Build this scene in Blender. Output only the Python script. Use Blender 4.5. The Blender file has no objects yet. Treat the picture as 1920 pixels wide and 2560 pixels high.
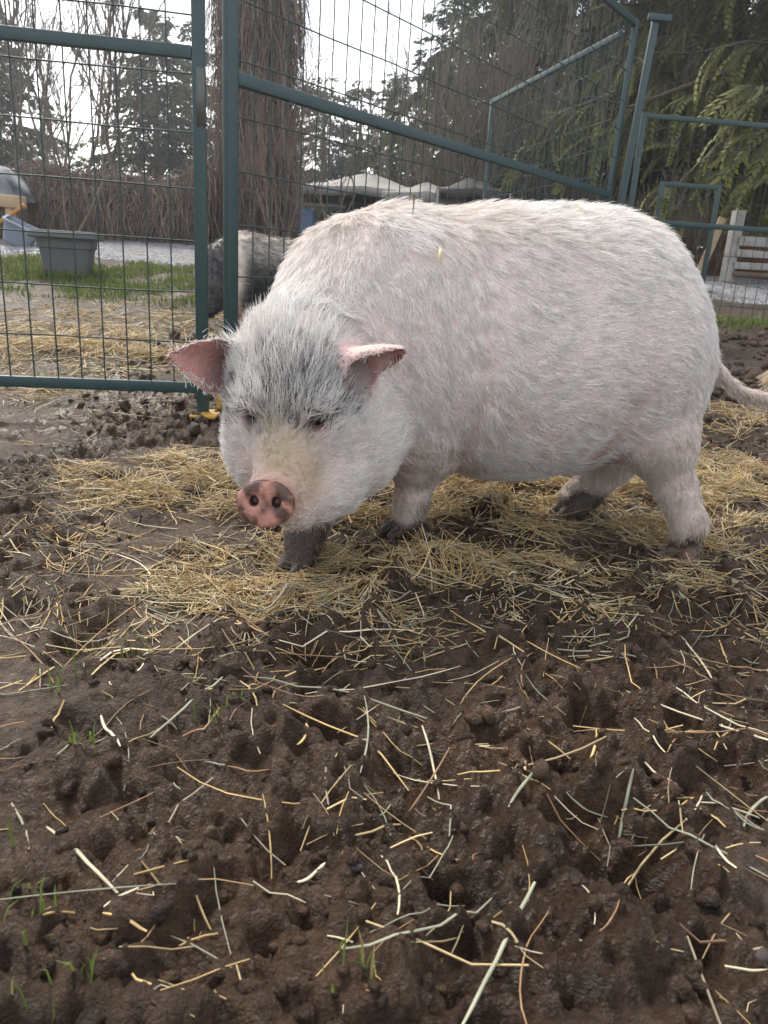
import bpy, bmesh, math, random
import numpy as np
from mathutils import Vector, Matrix
rad = math.radians
# ------------------------------------------------------------------ camera
scene = bpy.context.scene
CAM_H, FPX, PITCH, ROLL = 0.68, 1900.0, 17.7, 3.6
cam_data = bpy.data.cameras.new('camera'); cam = bpy.data.objects.new('camera', cam_data)
scene.collection.objects.link(cam); scene.camera = cam
cam_data.sensor_fit = 'HORIZONTAL'; cam_data.sensor_width = 36.0
cam_data.lens = 36.0 * FPX / 1920.0
cam_data.clip_start = 0.05; cam_data.clip_end = 3000
CAM_ROT = Matrix.Rotation(rad(90 - PITCH), 3, 'X') @ Matrix.Rotation(rad(ROLL), 3, 'Z')
cam.matrix_world = Matrix.Translation((0, 0, CAM_H)) @ CAM_ROT.to_4x4()
cam_data.dof.use_dof = True; cam_data.dof.focus_distance = 1.75; cam_data.dof.aperture_fstop = 14.0
scene.render.resolution_x = 768; scene.render.resolution_y = 1024
# ------------------------------------------------------------------ sky and sun (hazy sun low behind the trees on the left)
SUN_EL, SUN_AZ = 48.0, -32.0            # azimuth from +Y towards +X
world = bpy.data.worlds.new('World'); scene.world = world; world.use_nodes = True
wn, wl = world.node_tree.nodes, world.node_tree.links
wn.clear()
w_out = wn.new('ShaderNodeOutputWorld'); w_bg = wn.new('ShaderNodeBackground')
w_sky = wn.new('ShaderNodeTexSky'); w_sky.sky_type = 'NISHITA'; w_sky.sun_disc = False
w_sky.sun_elevation = rad(SUN_EL); w_sky.sun_rotation = rad(SUN_AZ)
w_sky.air_density = 1.0; w_sky.dust_density = 3.0; w_sky.ozone_density = 1.0
w_co = wn.new('ShaderNodeTexCoord'); w_map = wn.new('ShaderNodeMapping'); w_map.inputs['Scale'].default_value = (1.0, 1.0, 5.0)
w_noi = wn.new('ShaderNodeTexNoise'); w_noi.inputs['Scale'].default_value = 1.6; w_noi.inputs['Detail'].default_value = 5
w_ramp = wn.new('ShaderNodeValToRGB')
w_ramp.color_ramp.elements[0].position = 0.33; w_ramp.color_ramp.elements[0].color = (4.6, 5.2, 6.2, 1)
w_ramp.color_ramp.elements[1].position = 0.62; w_ramp.color_ramp.elements[1].color = (13.0, 12.6, 11.8, 1)
w_mix = wn.new('ShaderNodeMix'); w_mix.data_type = 'RGBA'; w_mix.inputs['Factor'].default_value = 0.52
wl.new(w_co.outputs['Generated'], w_map.inputs['Vector']); wl.new(w_map.outputs['Vector'], w_noi.inputs['Vector'])
wl.new(w_noi.outputs['Fac'], w_ramp.inputs['Fac'])
wl.new(w_sky.outputs['Color'], w_mix.inputs['A']); wl.new(w_ramp.outputs['Color'], w_mix.inputs['B'])
wl.new(w_mix.outputs['Result'], w_bg.inputs['Color']); w_bg.inputs['Strength'].default_value = 0.12
wl.new(w_bg.outputs['Background'], w_out.inputs['Surface'])
sun_data = bpy.data.lights.new('sun', 'SUN'); sun = bpy.data.objects.new('sun', sun_data); scene.collection.objects.link(sun)
sun_data.energy = 2.3; sun_data.angle = rad(12); sun_data.color = (1.0, 0.93, 0.82)
_sd = Vector((math.sin(rad(SUN_AZ)) * math.cos(rad(SUN_EL)), math.cos(rad(SUN_AZ)) * math.cos(rad(SUN_EL)), math.sin(rad(SUN_EL))))
sun.rotation_euler = (-_sd).to_track_quat('-Z', 'Y').to_euler()
sun.location = _sd * 60
vs = scene.view_settings
vs.view_transform = 'Standard'; vs.look = 'None'; vs.gamma = 1.0; vs.use_curve_mapping = False; vs.exposure = 1.0
# ------------------------------------------------------------------ helpers
COL = scene.collection
CAMR = np.array(CAM_ROT); CAMC = np.array([0, 0, CAM_H])
PXS = 1920.0 / 1659.0
def at(x, y, Y):
    """point of the place seen at photo position (x, y) (photo 1659 wide) and standing Y metres in front"""
    d = CAMR @ np.array([(x * PXS - 960) / FPX, (1280 - y * PXS) / FPX, -1.0])
    return CAMC + d * (Y / d[1])
RNG = np.random.default_rng(11)
def link(o, parent=None):
    COL.objects.link(o)
    if parent is not None: o.parent = parent
    return o
def tag(o, label=None, cat=None, group=None, kind=None):
    for k, v in (('label', label), ('category', cat), ('group', group), ('kind', kind)):
        if v: o[k] = v
    return o
def empty(name, loc=(0, 0, 0), rz=0.0):
    o = bpy.data.objects.new(name, None); o.location = [float(v) for v in loc]; o.rotation_euler = (0, 0, rz)
    o.empty_display_size = 0.1
    return link(o)
def np_mesh(name, verts, faces, smooth=True, attrs=None):
    """verts (N,3); faces (M,k) array or list of such arrays; attrs name -> (N,3)"""
    me = bpy.data.meshes.new(name)
    fl = faces if isinstance(faces, list) else [faces]
    fl = [np.asarray(f, dtype=np.int32) for f in fl if len(f)]
    verts = np.asarray(verts, dtype=np.float32)
    me.vertices.add(len(verts)); me.vertices.foreach_set('co', verts.ravel())
    tot = sum(f.size for f in fl); nf = sum(len(f) for f in fl)
    me.loops.add(tot); me.loops.foreach_set('vertex_index', np.concatenate([f.ravel() for f in fl]))
    me.polygons.add(nf)
    ks = np.concatenate([np.full(len(f), f.shape[1], dtype=np.int32) for f in fl])
    st = np.concatenate([[0], np.cumsum(ks)[:-1]]).astype(np.int32)
    me.polygons.foreach_set('loop_start', st)
    if smooth: me.polygons.foreach_set('use_smooth', np.ones(nf, dtype=bool))
    me.update(calc_edges=True)
    if attrs:
        for k, v in attrs.items():
            v = np.asarray(v, dtype=np.float32)
            if v.ndim == 2:
                a = me.color_attributes.new(k, 'FLOAT_COLOR', 'POINT')
                a.data.foreach_set('color', np.column_stack([v, np.ones(len(v), dtype=np.float32)]).ravel())
            else:
                a = me.attributes.new(k, 'FLOAT', 'POINT'); a.data.foreach_set('value', v)
    return me
def obj(name, me, mat=None, parent=None, loc=None):
    o = bpy.data.objects.new(name, me)
    if mat is not None and not me.materials: me.materials.append(mat)
    if loc is not None: o.location = [float(v) for v in loc]
    return link(o, parent)
def tubes(paths, radii, sides=3, cap=False, cols=None, flat=1.0):
    """paths (N,K,3), radii (N,K) -> verts, quads (, colours)"""
    paths = np.asarray(paths, float); N, K, _ = paths.shape
    radii = np.broadcast_to(np.asarray(radii, float), (N, K))
    t = np.gradient(paths, axis=1); t /= np.linalg.norm(t, axis=2, keepdims=True) + 1e-9
    ref = np.where(np.abs(t[..., 2:3]) > 0.9, np.array([1.0, 0, 0]), np.array([0, 0, 1.0]))
    ref = np.broadcast_to(ref[:, :1], t.shape)
    u = np.cross(t, ref); u /= np.linalg.norm(u, axis=2, keepdims=True) + 1e-9
    w = np.cross(t, u) * flat
    a = np.arange(sides) / sides * 2 * np.pi
    v = paths[:, :, None] + radii[:, :, None, None] * (u[:, :, None] * np.cos(a)[:, None] + w[:, :, None] * np.sin(a)[:, None])
    base = (np.arange(N) * K * sides)[:, None, None] + (np.arange(K - 1) * sides)[None, :, None]
    i = np.arange(sides)[None, None]; j = (np.arange(sides) + 1)[None, None] % sides
    q = np.stack([base + i, base + j, base + j + sides, base + i + sides], -1).reshape(-1, 4)
    v = v.reshape(-1, 3)
    if cols is None: return v, q
    return v, q, np.repeat(np.asarray(cols, float), K * sides, axis=0)
class MB:
    """collects boxes and tubes for one mesh"""
    def __init__(s): s.v = []; s.q = []; s.n = 0
    def add(s, v, q): s.v.append(np.asarray(v, float)); s.q.append(np.asarray(q) + s.n); s.n += len(v)
    def box(s, c, size, rot=None):
        h = np.array(size) / 2.0
        p = np.array([[x, y, z] for x in (-1, 1) for y in (-1, 1) for z in (-1, 1)]) * h
        if rot is not None: p = p @ np.asarray(rot).T
        s.add(p + np.array(c), [[0, 1, 3, 2], [4, 6, 7, 5], [0, 4, 5, 1], [2, 3, 7, 6], [0, 2, 6, 4], [1, 5, 7, 3]])
    def bar(s, a, b, w, d=None, ref=(0, 0, 1)):
        """square bar from a to b, closed"""
        a, b = np.asarray(a, float), np.asarray(b, float); d = d or w
        t = (b - a) / np.linalg.norm(b - a); r = np.array(ref, float)
        if abs(t @ r) > 0.95: r = np.array([1.0, 0, 0])
        u = np.cross(t, r); u /= np.linalg.norm(u); k = np.cross(t, u)
        s.box((a + b) / 2, (w, d, np.linalg.norm(b - a)), np.column_stack([u, k, t]))
    def tube(s, pts, r, sides=8):
        pts = np.asarray(pts, float)[None]; K = pts.shape[1]
        v, q = tubes(pts, np.broadcast_to(np.asarray(r, float), (1, K)), sides); s.add(v, q)
    def build(s, name, mat, parent=None, smooth=False, bevel=0.0, loc=None):
        o = obj(name, np_mesh(name, np.concatenate(s.v), np.concatenate(s.q), smooth), mat, parent, loc)
        if bevel:
            m = o.modifiers.new('bevel', 'BEVEL'); m.width = bevel; m.segments = 2; m.limit_method = 'ANGLE'
        return o
# --- vectorised noise
_perm = np.random.default_rng(5).permutation(4096)
def _hash(ix, iy, iz=0):
    return _perm[(_perm[(_perm[ix & 4095] + iy) & 4095] + iz) & 4095]
def noise2(x, y, seed=0):
    x = np.asarray(x, float) + seed * 17.31; y = np.asarray(y, float) + seed * 9.77
    ix = np.floor(x).astype(int); iy = np.floor(y).astype(int); fx = x - ix; fy = y - iy
    def g(dx, dy):
        a = _hash(ix + dx, iy + dy) * (2 * np.pi / 4096)
        return np.cos(a) * (fx - dx) + np.sin(a) * (fy - dy)
    u = fx * fx * fx * (fx * (fx * 6 - 15) + 10); v = fy * fy * fy * (fy * (fy * 6 - 15) + 10)
    return 1.5 * ((g(0, 0) * (1 - u) + g(1, 0) * u) * (1 - v) + (g(0, 1) * (1 - u) + g(1, 1) * u) * v)
def fbm2(x, y, octs=4, seed=0, gain=0.5):
    s = 0; a = 1.0
    for o in range(octs): s = s + a * noise2(x * 2 ** o, y * 2 ** o, seed + o * 3); a *= gain
    return s
def noise3(p, seed=0):
    p = np.asarray(p, float) + seed * 7.13
    i = np.floor(p).astype(int); f = p - i; u = f * f * (3 - 2 * f); s = 0
    for dx in (0, 1):
        for dy in (0, 1):
            for dz in (0, 1):
                h = _hash(i[..., 0] + dx, i[..., 1] + dy, i[..., 2] + dz) / 2048.0 - 1
                s = s + h * (u[..., 0] if dx else 1 - u[..., 0]) * (u[..., 1] if dy else 1 - u[..., 1]) * (u[..., 2] if dz else 1 - u[..., 2])
    return s
def worley2(x, y, seed=0):
    """F1 distance and a random value of the nearest cell"""
    ix = np.floor(x).astype(int); iy = np.floor(y).astype(int)
    best = np.full(np.shape(x), 9.0); val = np.zeros(np.shape(x))
    for dx in (-1, 0, 1):
        for dy in (-1, 0, 1):
            h = _hash(ix + dx + seed * 31, iy + dy + seed * 57); h2 = _perm[h]; h3 = _perm[h2]
            d = np.hypot(ix + dx + h / 4096 - x, iy + dy + h2 / 4096 - y)
            m = d < best; best = np.where(m, d, best); val = np.where(m, h3 / 4096, val)
    return best, val
def sstep(a, b, x):
    t = np.clip((x - a) / (b - a), 0, 1); return t * t * (3 - 2 * t)
# --- materials
def mat(name, color=None, rough=0.6, attr=None, spec=0.5, noise=None, bump=None, metal=0.0, trans=0.0, coat=0.0):
    """noise = (scale, amount, second colour); bump = (scale, distance)"""
    m = bpy.data.materials.new(name); m.use_nodes = True
    n, l = m.node_tree.nodes, m.node_tree.links; b = n['Principled BSDF']
    b.inputs['Roughness'].default_value = rough; b.inputs['Specular IOR Level'].default_value = spec
    b.inputs['Metallic'].default_value = metal; b.inputs['Coat Weight'].default_value = coat
    co = n.new('ShaderNodeTexCoord'); src = None
    if attr:
        a = n.new('ShaderNodeAttribute'); a.attribute_name = attr; src = a.outputs['Color']
    elif color: b.inputs['Base Color'].default_value = (*color, 1)
    if noise:
        t = n.new('ShaderNodeTexNoise'); t.inputs['Scale'].default_value = noise[0]; t.inputs['Detail'].default_value = 6; t.inputs['Roughness'].default_value = 0.65
        l.new(co.outputs['Object'], t.inputs['Vector'])
        r = n.new('ShaderNodeMapRange'); r.inputs['From Min'].default_value = 0.36; r.inputs['From Max'].default_value = 0.68
        r.inputs['To Max'].default_value = noise[1]; l.new(t.outputs['Fac'], r.inputs['Value'])
        x = n.new('ShaderNodeMix'); x.data_type = 'RGBA'; l.new(r.outputs['Result'], x.inputs['Factor'])
        if src: l.new(src, x.inputs['A'])
        else: x.inputs['A'].default_value = (*color, 1)
        x.inputs['B'].default_value = (*noise[2], 1); src = x.outputs['Result']
    if src: l.new(src, b.inputs['Base Color'])
    if bump:
        t = n.new('ShaderNodeTexNoise'); t.inputs['Scale'].default_value = bump[0]; t.inputs['Detail'].default_value = 7
        l.new(co.outputs['Object'], t.inputs['Vector'])
        u = n.new('ShaderNodeBump'); u.inputs['Distance'].default_value = bump[1]; u.inputs['Strength'].default_value = 1.0
        l.new(t.outputs['Fac'], u.inputs['Height']); l.new(u.outputs['Normal'], b.inputs['Normal'])
    if trans:
        tr = n.new('ShaderNodeBsdfTranslucent'); mx = n.new('ShaderNodeMixShader'); mx.inputs['Fac'].default_value = trans
        if src: l.new(src, tr.inputs['Color'])
        else: tr.inputs['Color'].default_value = (*color, 1)
        l.new(b.outputs['BSDF'], mx.inputs[1]); l.new(tr.outputs['BSDF'], mx.inputs[2])
        l.new(mx.outputs['Shader'], n['Material Output'].inputs['Surface'])
    return m
# ------------------------------------------------------------------ ground
def ramp(y):
    """the yard rises gently behind the fence"""
    t = np.maximum(np.asarray(y, float) - 2.9, 0.0)
    soft = 0.12 * (t - 0.35 * (1 - np.exp(-t / 0.35)))
    return np.where(soft < 0.8, soft, 0.8 + (soft - 0.8) * 0.15)
_hr = np.random.default_rng(3)
HOOF = [(x, y, r, d, a) for x, y, r, d, a in zip(_hr.uniform(-2.2, 2.6, 230), _hr.uniform(0.3, 3.4, 230), _hr.uniform(0.035, 0.075, 230), _hr.uniform(0.014, 0.05, 230), _hr.uniform(0, 6.28, 230))]
FLh = at(882, 1158, 1.885); FRh = at(645, 1240, 1.70); HLh = at(1474, 1216, 1.90); HRh = at(1230, 1122, 2.20)   # where the pig's feet stand
def mudness(x, y):
    """1 = churned mud, 0 = smooth trodden clay"""
    m = sstep(-0.35, 0.2, fbm2(np.asarray(x) * 1.3, np.asarray(y) * 1.3, 3, 21) + 0.22)
    m = m * (1 - 0.75 * np.exp(-(((x + 0.75) / 0.35) ** 2 + ((y - 1.15) / 0.3) ** 2)))
    return np.clip(m, 0.12, 1)
def ground_h(x, y, fine=True):
    x = np.asarray(x, float); y = np.asarray(y, float)
    h = ramp(y) + 0.014 * fbm2(x * 2.1, y * 2.1, 3, 2)
    if not fine: return h
    near = 1 - sstep(4.0, 7.5, y) * 0.75; m = mudness(x, y) * near
    wx = x + 0.03 * noise2(x * 14, y * 14, 30); wy = y + 0.03 * noise2(x * 14, y * 14, 31)
    f1, v1 = worley2(wx / 0.13, wy / 0.13, 1); h = h + m * 0.034 * (v1 ** 1.5) * (1 - np.clip(f1 / 0.8, 0, 1) ** 2)
    f2, v2 = worley2(wx / 0.06, wy / 0.06, 2); h = h + m * 0.026 * v2 * (1 - np.clip(f2 / 0.75, 0, 1) ** 2)
    f3, v3 = worley2(wx / 0.027, wy / 0.027, 3); h = h + (0.25 + 0.75 * m) * 0.016 * v3 * (1 - np.clip(f3 / 0.7, 0, 1) ** 2)
    r = 1 - np.abs(noise2(x * 9, y * 9, 8)); h = h - 0.016 * m * r ** 6
    h = h + 0.010 * m * noise2(x * 60, y * 60, 12) + 0.014 * m * noise2(x * 28, y * 28, 13)
    for hx, hy, hr, hd, ha in HOOF:
        sel = (np.abs(x - hx) < 0.22) & (np.abs(y - hy) < 0.22)
        if not sel.any(): continue
        dx = x[sel] - hx; dy = y[sel] - hy
        q = np.hypot((dx * np.cos(ha) + dy * np.sin(ha)) / 1.35, -dx * np.sin(ha) + dy * np.cos(ha)) / hr
        q = q * (1 + 0.25 * noise2(x[sel] * 25, y[sel] * 25, 44))
        h[sel] += -hd * (1 - sstep(0.45, 1.05, q)) + 0.28 * hd * np.exp(-((q - 1.25) / 0.25) ** 2)
    for f in (FLh, FRh, HLh, HRh):
        d = np.hypot(x - f[0], y - f[1]); k = np.exp(-(d / 0.16) ** 2); kk = np.exp(-(d / 0.07) ** 2)
        h = h * (1 - 0.75 * k) + (f[2] - 0.002 + 0.15 * (h - ramp(y))) * 0.75 * k - 0.006 * kk + 0.006 * np.exp(-((d - 0.11) / 0.03) ** 2)
    return h
def axis(lo, f0, f1, hi, step, g, gl):
    mid = np.arange(f0, f1, step); out = [mid]
    p, s, left = f0, step, []
    while p > lo: s = min(s * gl, 40); p -= s; left.append(p)
    p, s, right = mid[-1], step, []
    while p < hi: s = min(s * g, 40); p += s; right.append(p)
    return np.concatenate([left[::-1], mid, right])
gx = axis(-150, -0.98, 1.12, 150, 0.0072, 1.075, 1.075); gy = axis(-20, 0.45, 2.35, 260, 0.0067, 1.02, 1.3)
GX, GY = np.meshgrid(gx, gy); _s = GX.shape
GZ = ground_h(GX.ravel(), GY.ravel()).reshape(_s)
idx = np.arange(GX.size).reshape(_s)
gq = np.stack([idx[:-1, :-1], idx[:-1, 1:], idx[1:, 1:], idx[1:, :-1]], -1).reshape(-1, 4)
def HZ(x, y):
    """height of the built ground by bilinear lookup"""
    x = np.atleast_1d(np.asarray(x, float)); y = np.atleast_1d(np.asarray(y, float))
    i = np.clip(np.searchsorted(gx, x) - 1, 0, len(gx) - 2); j = np.clip(np.searchsorted(gy, y) - 1, 0, len(gy) - 2)
    u = (x - gx[i]) / (gx[i + 1] - gx[i]); v = (y - gy[j]) / (gy[j + 1] - gy[j])
    return (GZ[j, i] * (1 - u) + GZ[j, i + 1] * u) * (1 - v) + (GZ[j + 1, i] * (1 - u) + GZ[j + 1, i + 1] * u) * v
def gpt(x, y):
    """ground point seen at photo position"""
    d = CAMR @ np.array([(x * PXS - 960) / FPX, (1280 - y * PXS) / FPX, -1.0])
    lo, hi = 0.2, 200.0; ts = np.geomspace(0.3, 60, 900); p = CAMC + ts[:, None] * d
    below = p[:, 2] < ramp(p[:, 1]); k = int(np.argmax(below)) if below.any() else len(ts) - 1
    return p[k]
mm = mudness(GX, GY).ravel(); zone = GY.ravel()
drive = sstep(7.9, 8.4, zone + 0.35 * noise2(GX.ravel() * 0.9, GY.ravel() * 0.9, 61))
dryv = np.clip(0.5 + fbm2(GX.ravel() * 3, GY.ravel() * 3, 4, 51), 0, 1)
wet = np.clip(0.5 + 0.9 * fbm2(GX.ravel() * 1.1, GY.ravel() * 1.1, 3, 71), 0, 1)
c_mud = np.array([0.074, 0.042, 0.0245]); c_clay = np.array([0.125, 0.090, 0.066]); c_drk = np.array([0.018, 0.011, 0.007])
gc = c_mud * (1 - dryv[:, None] * 0.5) + c_drk * dryv[:, None] * 0.5
gc = gc * mm[:, None] + (c_clay * 0.6 + c_mud * 0.4) * (1 - mm[:, None])
soil_far = np.array([0.062, 0.042, 0.028]); k = sstep(3.2, 4.5, zone)[:, None]; gc = gc * (1 - k) + (soil_far * (0.6 + 0.8 * dryv[:, None])) * k
def ground_mat():
    m = bpy.data.materials.new('mud'); m.use_nodes = True; n, l = m.node_tree.nodes, m.node_tree.links; b = n['Principled BSDF']
    a = n.new('ShaderNodeAttribute'); a.attribute_name = 'col'; w = n.new('ShaderNodeAttribute'); w.attribute_name = 'wet'
    co = n.new('ShaderNodeTexCoord')
    t1 = n.new('ShaderNodeTexNoise'); t1.inputs['Scale'].default_value = 48; t1.inputs['Detail'].default_value = 8; t1.inputs['Roughness'].default_value = 0.7
    t2 = n.new('ShaderNodeTexNoise'); t2.inputs['Scale'].default_value = 260; t2.inputs['Detail'].default_value = 4
    for t in (t1, t2): l.new(co.outputs['Object'], t.inputs['Vector'])
    r = n.new('ShaderNodeMapRange'); r.inputs['From Min'].default_value = 0.3; r.inputs['From Max'].default_value = 0.72; r.inputs['To Min'].default_value = 0.40; r.inputs['To Max'].default_value = 1.9
    l.new(t1.outputs['Fac'], r.inputs['Value'])
    x = n.new('ShaderNodeVectorMath'); x.operation = 'SCALE'; l.new(a.outputs['Color'], x.inputs[0]); l.new(r.outputs['Result'], x.inputs['Scale'])
    l.new(x.outputs['Vector'], b.inputs['Base Color'])
    ad = n.new('ShaderNodeMath'); ad.operation = 'MULTIPLY_ADD'; ad.inputs[1].default_value = 0.35; l.new(t2.outputs['Fac'], ad.inputs[0]); l.new(t1.outputs['Fac'], ad.inputs[2])
    u = n.new('ShaderNodeBump'); u.inputs['Distance'].default_value = 0.03; l.new(ad.outputs['Value'], u.inputs['Height']); l.new(u.outputs['Normal'], b.inputs['Normal'])
    rr = n.new('ShaderNodeMapRange'); rr.inputs['To Min'].default_value = 0.62; rr.inputs['To Max'].default_value = 0.27; l.new(w.outputs['Fac'], rr.inputs['Value'])
    l.new(rr.outputs['Result'], b.inputs['Roughness']); b.inputs['Specular IOR Level'].default_value = 0.33
    return m
g = obj('ground', np_mesh('ground', np.column_stack([GX.ravel(), GY.ravel(), GZ.ravel()]), gq, True, {'col': gc, 'wet': wet}), ground_mat()); tag(g, kind='structure')
# gravel drive: a sheet that follows the ground, ragged front edge
dx_ = np.arange(-14, 16, 0.12); dv = np.linspace(0, 1, 26)
front = 8.1 + 0.30 * noise2(dx_ * 0.8, dx_ * 0 + 3, 62) + 0.10 * noise2(dx_ * 4, dx_ * 0, 63)
DY = front[None] + dv[:, None] * (10.9 - front)[None]; DX = np.broadcast_to(dx_, DY.shape)
DZ = HZ(DX.ravel(), DY.ravel()) + 0.03 + 0.012 * noise2(DX.ravel() * 3, DY.ravel() * 3, 64); DZ = DZ.reshape(DY.shape); DZ[0] -= 0.05
di = np.arange(DY.size).reshape(DY.shape)
dq = np.stack([di[:-1, :-1], di[:-1, 1:], di[1:, 1:], di[1:, :-1]], -1).reshape(-1, 4)
def gravel_mat():
    m = bpy.data.materials.new('gravel'); m.use_nodes = True; n, l = m.node_tree.nodes, m.node_tree.links; b = n['Principled BSDF']
    co = n.new('ShaderNodeTexCoord'); v = n.new('ShaderNodeTexVoronoi'); v.inputs['Scale'].default_value = 30
    l.new(co.outputs['Object'], v.inputs['Vector'])
    r = n.new('ShaderNodeValToRGB'); e = r.color_ramp.elements; e[0].color = (0.09, 0.095, 0.105, 1); e[1].color = (0.42, 0.43, 0.45, 1)
    e.new(0.5).color = (0.22, 0.225, 0.24, 1); l.new(v.outputs['Color'], r.inputs['Fac'])
    t = n.new('ShaderNodeTexNoise'); t.inputs['Scale'].default_value = 0.7; t.inputs['Detail'].default_value = 4; l.new(co.outputs['Object'], t.inputs['Vector'])
    x = n.new('ShaderNodeMix'); x.data_type = 'RGBA'; x.inputs['B'].default_value = (0.16, 0.13, 0.10, 1)
    mr = n.new('ShaderNodeMapRange'); mr.inputs['From Min'].default_value = 0.5; mr.inputs['From Max'].default_value = 0.7; mr.inputs['To Max'].default_value = 0.6
    l.new(t.outputs['Fac'], mr.inputs['Value']); l.new(mr.outputs['Result'], x.inputs['Factor']); l.new(r.outputs['Color'], x.inputs['A']); l.new(x.outputs['Result'], b.inputs['Base Color'])
    u = n.new('ShaderNodeBump'); u.inputs['Distance'].default_value = 0.03; u.invert = True; l.new(v.outputs['Distance'], u.inputs['Height']); l.new(u.outputs['Normal'], b.inputs['Normal'])
    b.inputs['Roughness'].default_value = 0.8
    return m
tag(obj('gravel_drive', np_mesh('gravel_drive', np.column_stack([DX.ravel(), DY.ravel(), DZ.ravel()]), dq), gravel_mat()), kind='structure')
# ------------------------------------------------------------------ fence panels (green powder-coated frames with welded wire)
M_green = mat('green_paint', (0.014, 0.044, 0.046), 0.45, noise=(9, 0.5, (0.032, 0.062, 0.066)), bump=(160, 0.0012))
M_wire = mat('green_wire', (0.012, 0.034, 0.034), 0.45)
M_yellow = mat('yellow_paint', (0.62, 0.36, 0.035), 0.5, noise=(30, 0.8, (0.16, 0.09, 0.03)))
M_worn = mat('worn_green', (0.07, 0.10, 0.10), 0.5, noise=(14, 0.8, (0.11, 0.065, 0.05)))
def panel(label, a, b, zb, zt, rails, step, rowstep, cat='fence', post=0.05, skip_end=False, name='wire_fence', lean=(0, 0), group=None, wire=0.0026, posts=(True, True), row0=0.17, feet=(None, None)):
    """a, b: foot points of the two end posts; zb, zt: lower and upper rail heights; rails: extra rails"""
    a = np.array([a[0], a[1], 0.0]); b = np.array([b[0], b[1], 0.0]); L = np.linalg.norm(b - a); t = (b - a) / L
    root = empty(name, (a[0], a[1], zb), math.atan2(t[1], t[0]))
    tag(root, label, cat, group)
    H_ = zt - zb; w = post
    sx = lambda z: lean[0] * z / H_
    for k, on in enumerate(posts):
        if not on: continue
        x = w / 2 if k == 0 else L - w / 2
        m = MB(); foot = feet[k] if feet[k] is not None else -0.1
        dz = lean[k]
        m.bar((x, 0, foot), (x + dz, 0, H_ + w / 2), w * 0.62, w); m.build('post', M_green, root, bevel=0.004)
    for z in [0.0, H_] + [r - zb for r in rails]:
        m = MB(); l0, l1 = lean[0] * z / H_, lean[1] * z / H_
        m.bar((w + l0 + 0.0005, 0, z), (L - w + l1 - 0.0005, 0, z), w * 0.58, w * 0.9); m.build('rail', M_green, root, bevel=0.004)
    zs0, zs1 = w * 0.45, H_ - w * 0.45
    vm = None
    n = int((L - 2 * w) / step)
    for i in range(1, n + 1):
        x = w + i * (L - 2 * w) / (n + 1); f = x / L
        l0 = lean[0] * (1 - f) + lean[1] * f
        v, q = tubes([[[0, 0, zs0], [l0 * 0.5, 0, (zs0 + zs1) / 2], [l0, 0, zs1]]], wire, 6)
        o = obj('vertical_wire', np_mesh('vertical_wire', v, q), M_wire, root, (x, -0.004 + 0.0015 * math.sin(i * 2.3), 0))
    z = row0
    while z < H_ - 0.05:
        l0, l1 = lean[0] * z / H_, lean[1] * z / H_
        xs = np.linspace(w + l0, L - w + l1, 9)
        pts = np.column_stack([xs, np.full(9, -0.0095), z + 0.003 * np.sin(xs * 7 + z * 9)])
        v, q = tubes(pts[None], wire * 1.05, 6); obj('horizontal_wire', np_mesh('horizontal_wire', v, q), M_wire, root)
        z += rowstep
    return root
LDIR = np.array([0.985, 0.173]); LDIR /= np.linalg.norm(LDIR)
MDIR = np.array([0.60, 0.80]); RDIR = np.array([-0.189, 0.982])
PA = np.array([-0.775, 3.22]); PB = np.array([-0.705, 3.235])
pl = panel('green wire fence panel standing in front of the grey planter and grass', PA - LDIR * 2.4, PA, 0.155, 2.5, [1.405], 0.0945, 0.197, row0=0.19, feet=(-0.16, -0.10), wire=0.0031)
m = MB(); m.bar((2.4 - 0.025, 0, -0.20), (2.4 - 0.025, 0, -0.08), 0.026, 0.036); m.build('yellow_leg', M_yellow, pl, bevel=0.002)
m = MB(); m.bar((2.4 - 0.019, -0.0165, 1.00), (2.4 - 0.019, -0.0165, 1.20), 0.003, 0.034); m.build('worn_patch', M_worn, pl)
PC = np.array([1.60, 6.47])
pm = panel('long green wire fence panel running back behind the white pig', PB, PC, 0.16, 2.53, [1.342], 0.0925, 0.198, row0=0.06, feet=(-0.2, 0.1), lean=(0.0, 0.10), post=0.055, wire=0.003)
PD = np.array([0.92, 9.3])
pr = panel('green wire fence panel receding behind the long one towards the bare shrubs', PC + np.array([0.02, 0.09]), PD, 0.55, 2.50, [], 0.095, 0.2, row0=0.16, feet=(-0.2, -0.1), lean=(0.10, 0.09), posts=(False, True), wire=0.003)
PE = np.array([1.80, 6.58])
px = panel('low green wire fence panel in front of the cedar and board fence', PE, PE + np.array([2.6, 0.25]), 0.40, 1.93, [1.17], 0.10, 0.2, row0=0.15, feet=(-0.2, -0.1), wire=0.0026, post=0.042)
tp = empty('fence_post', (PC[0] + 0.055, PC[1] + 0.0, 0.35)); tag(tp, 'leaning green square post with a short cross bar on top', 'post')
m = MB(); m.bar((0.0, 0, -0.1), (0.115, 0, 2.195), 0.045, 0.05); m.build('shaft', M_green, tp, bevel=0.004)
m = MB(); m.bar((0.05, -0.02, 2.205), (0.22, -0.03, 2.198), 0.035, 0.045); m.build('cross_bar', M_green, tp, bevel=0.004)
g1 = at(1430, 400, 8.6); g2 = at(1555, 405, 8.6)
gate = panel('narrow green gate frame standing before the dry brown shrubs', (g1[0] - 0.02, 8.6), (g2[0] + 0.02, 8.6), 0.82, 1.69, [1.30], 0.10, 0.2, cat='gate', name='garden_gate', post=0.05, feet=(-0.15, -0.15), wire=0.0022)
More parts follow.
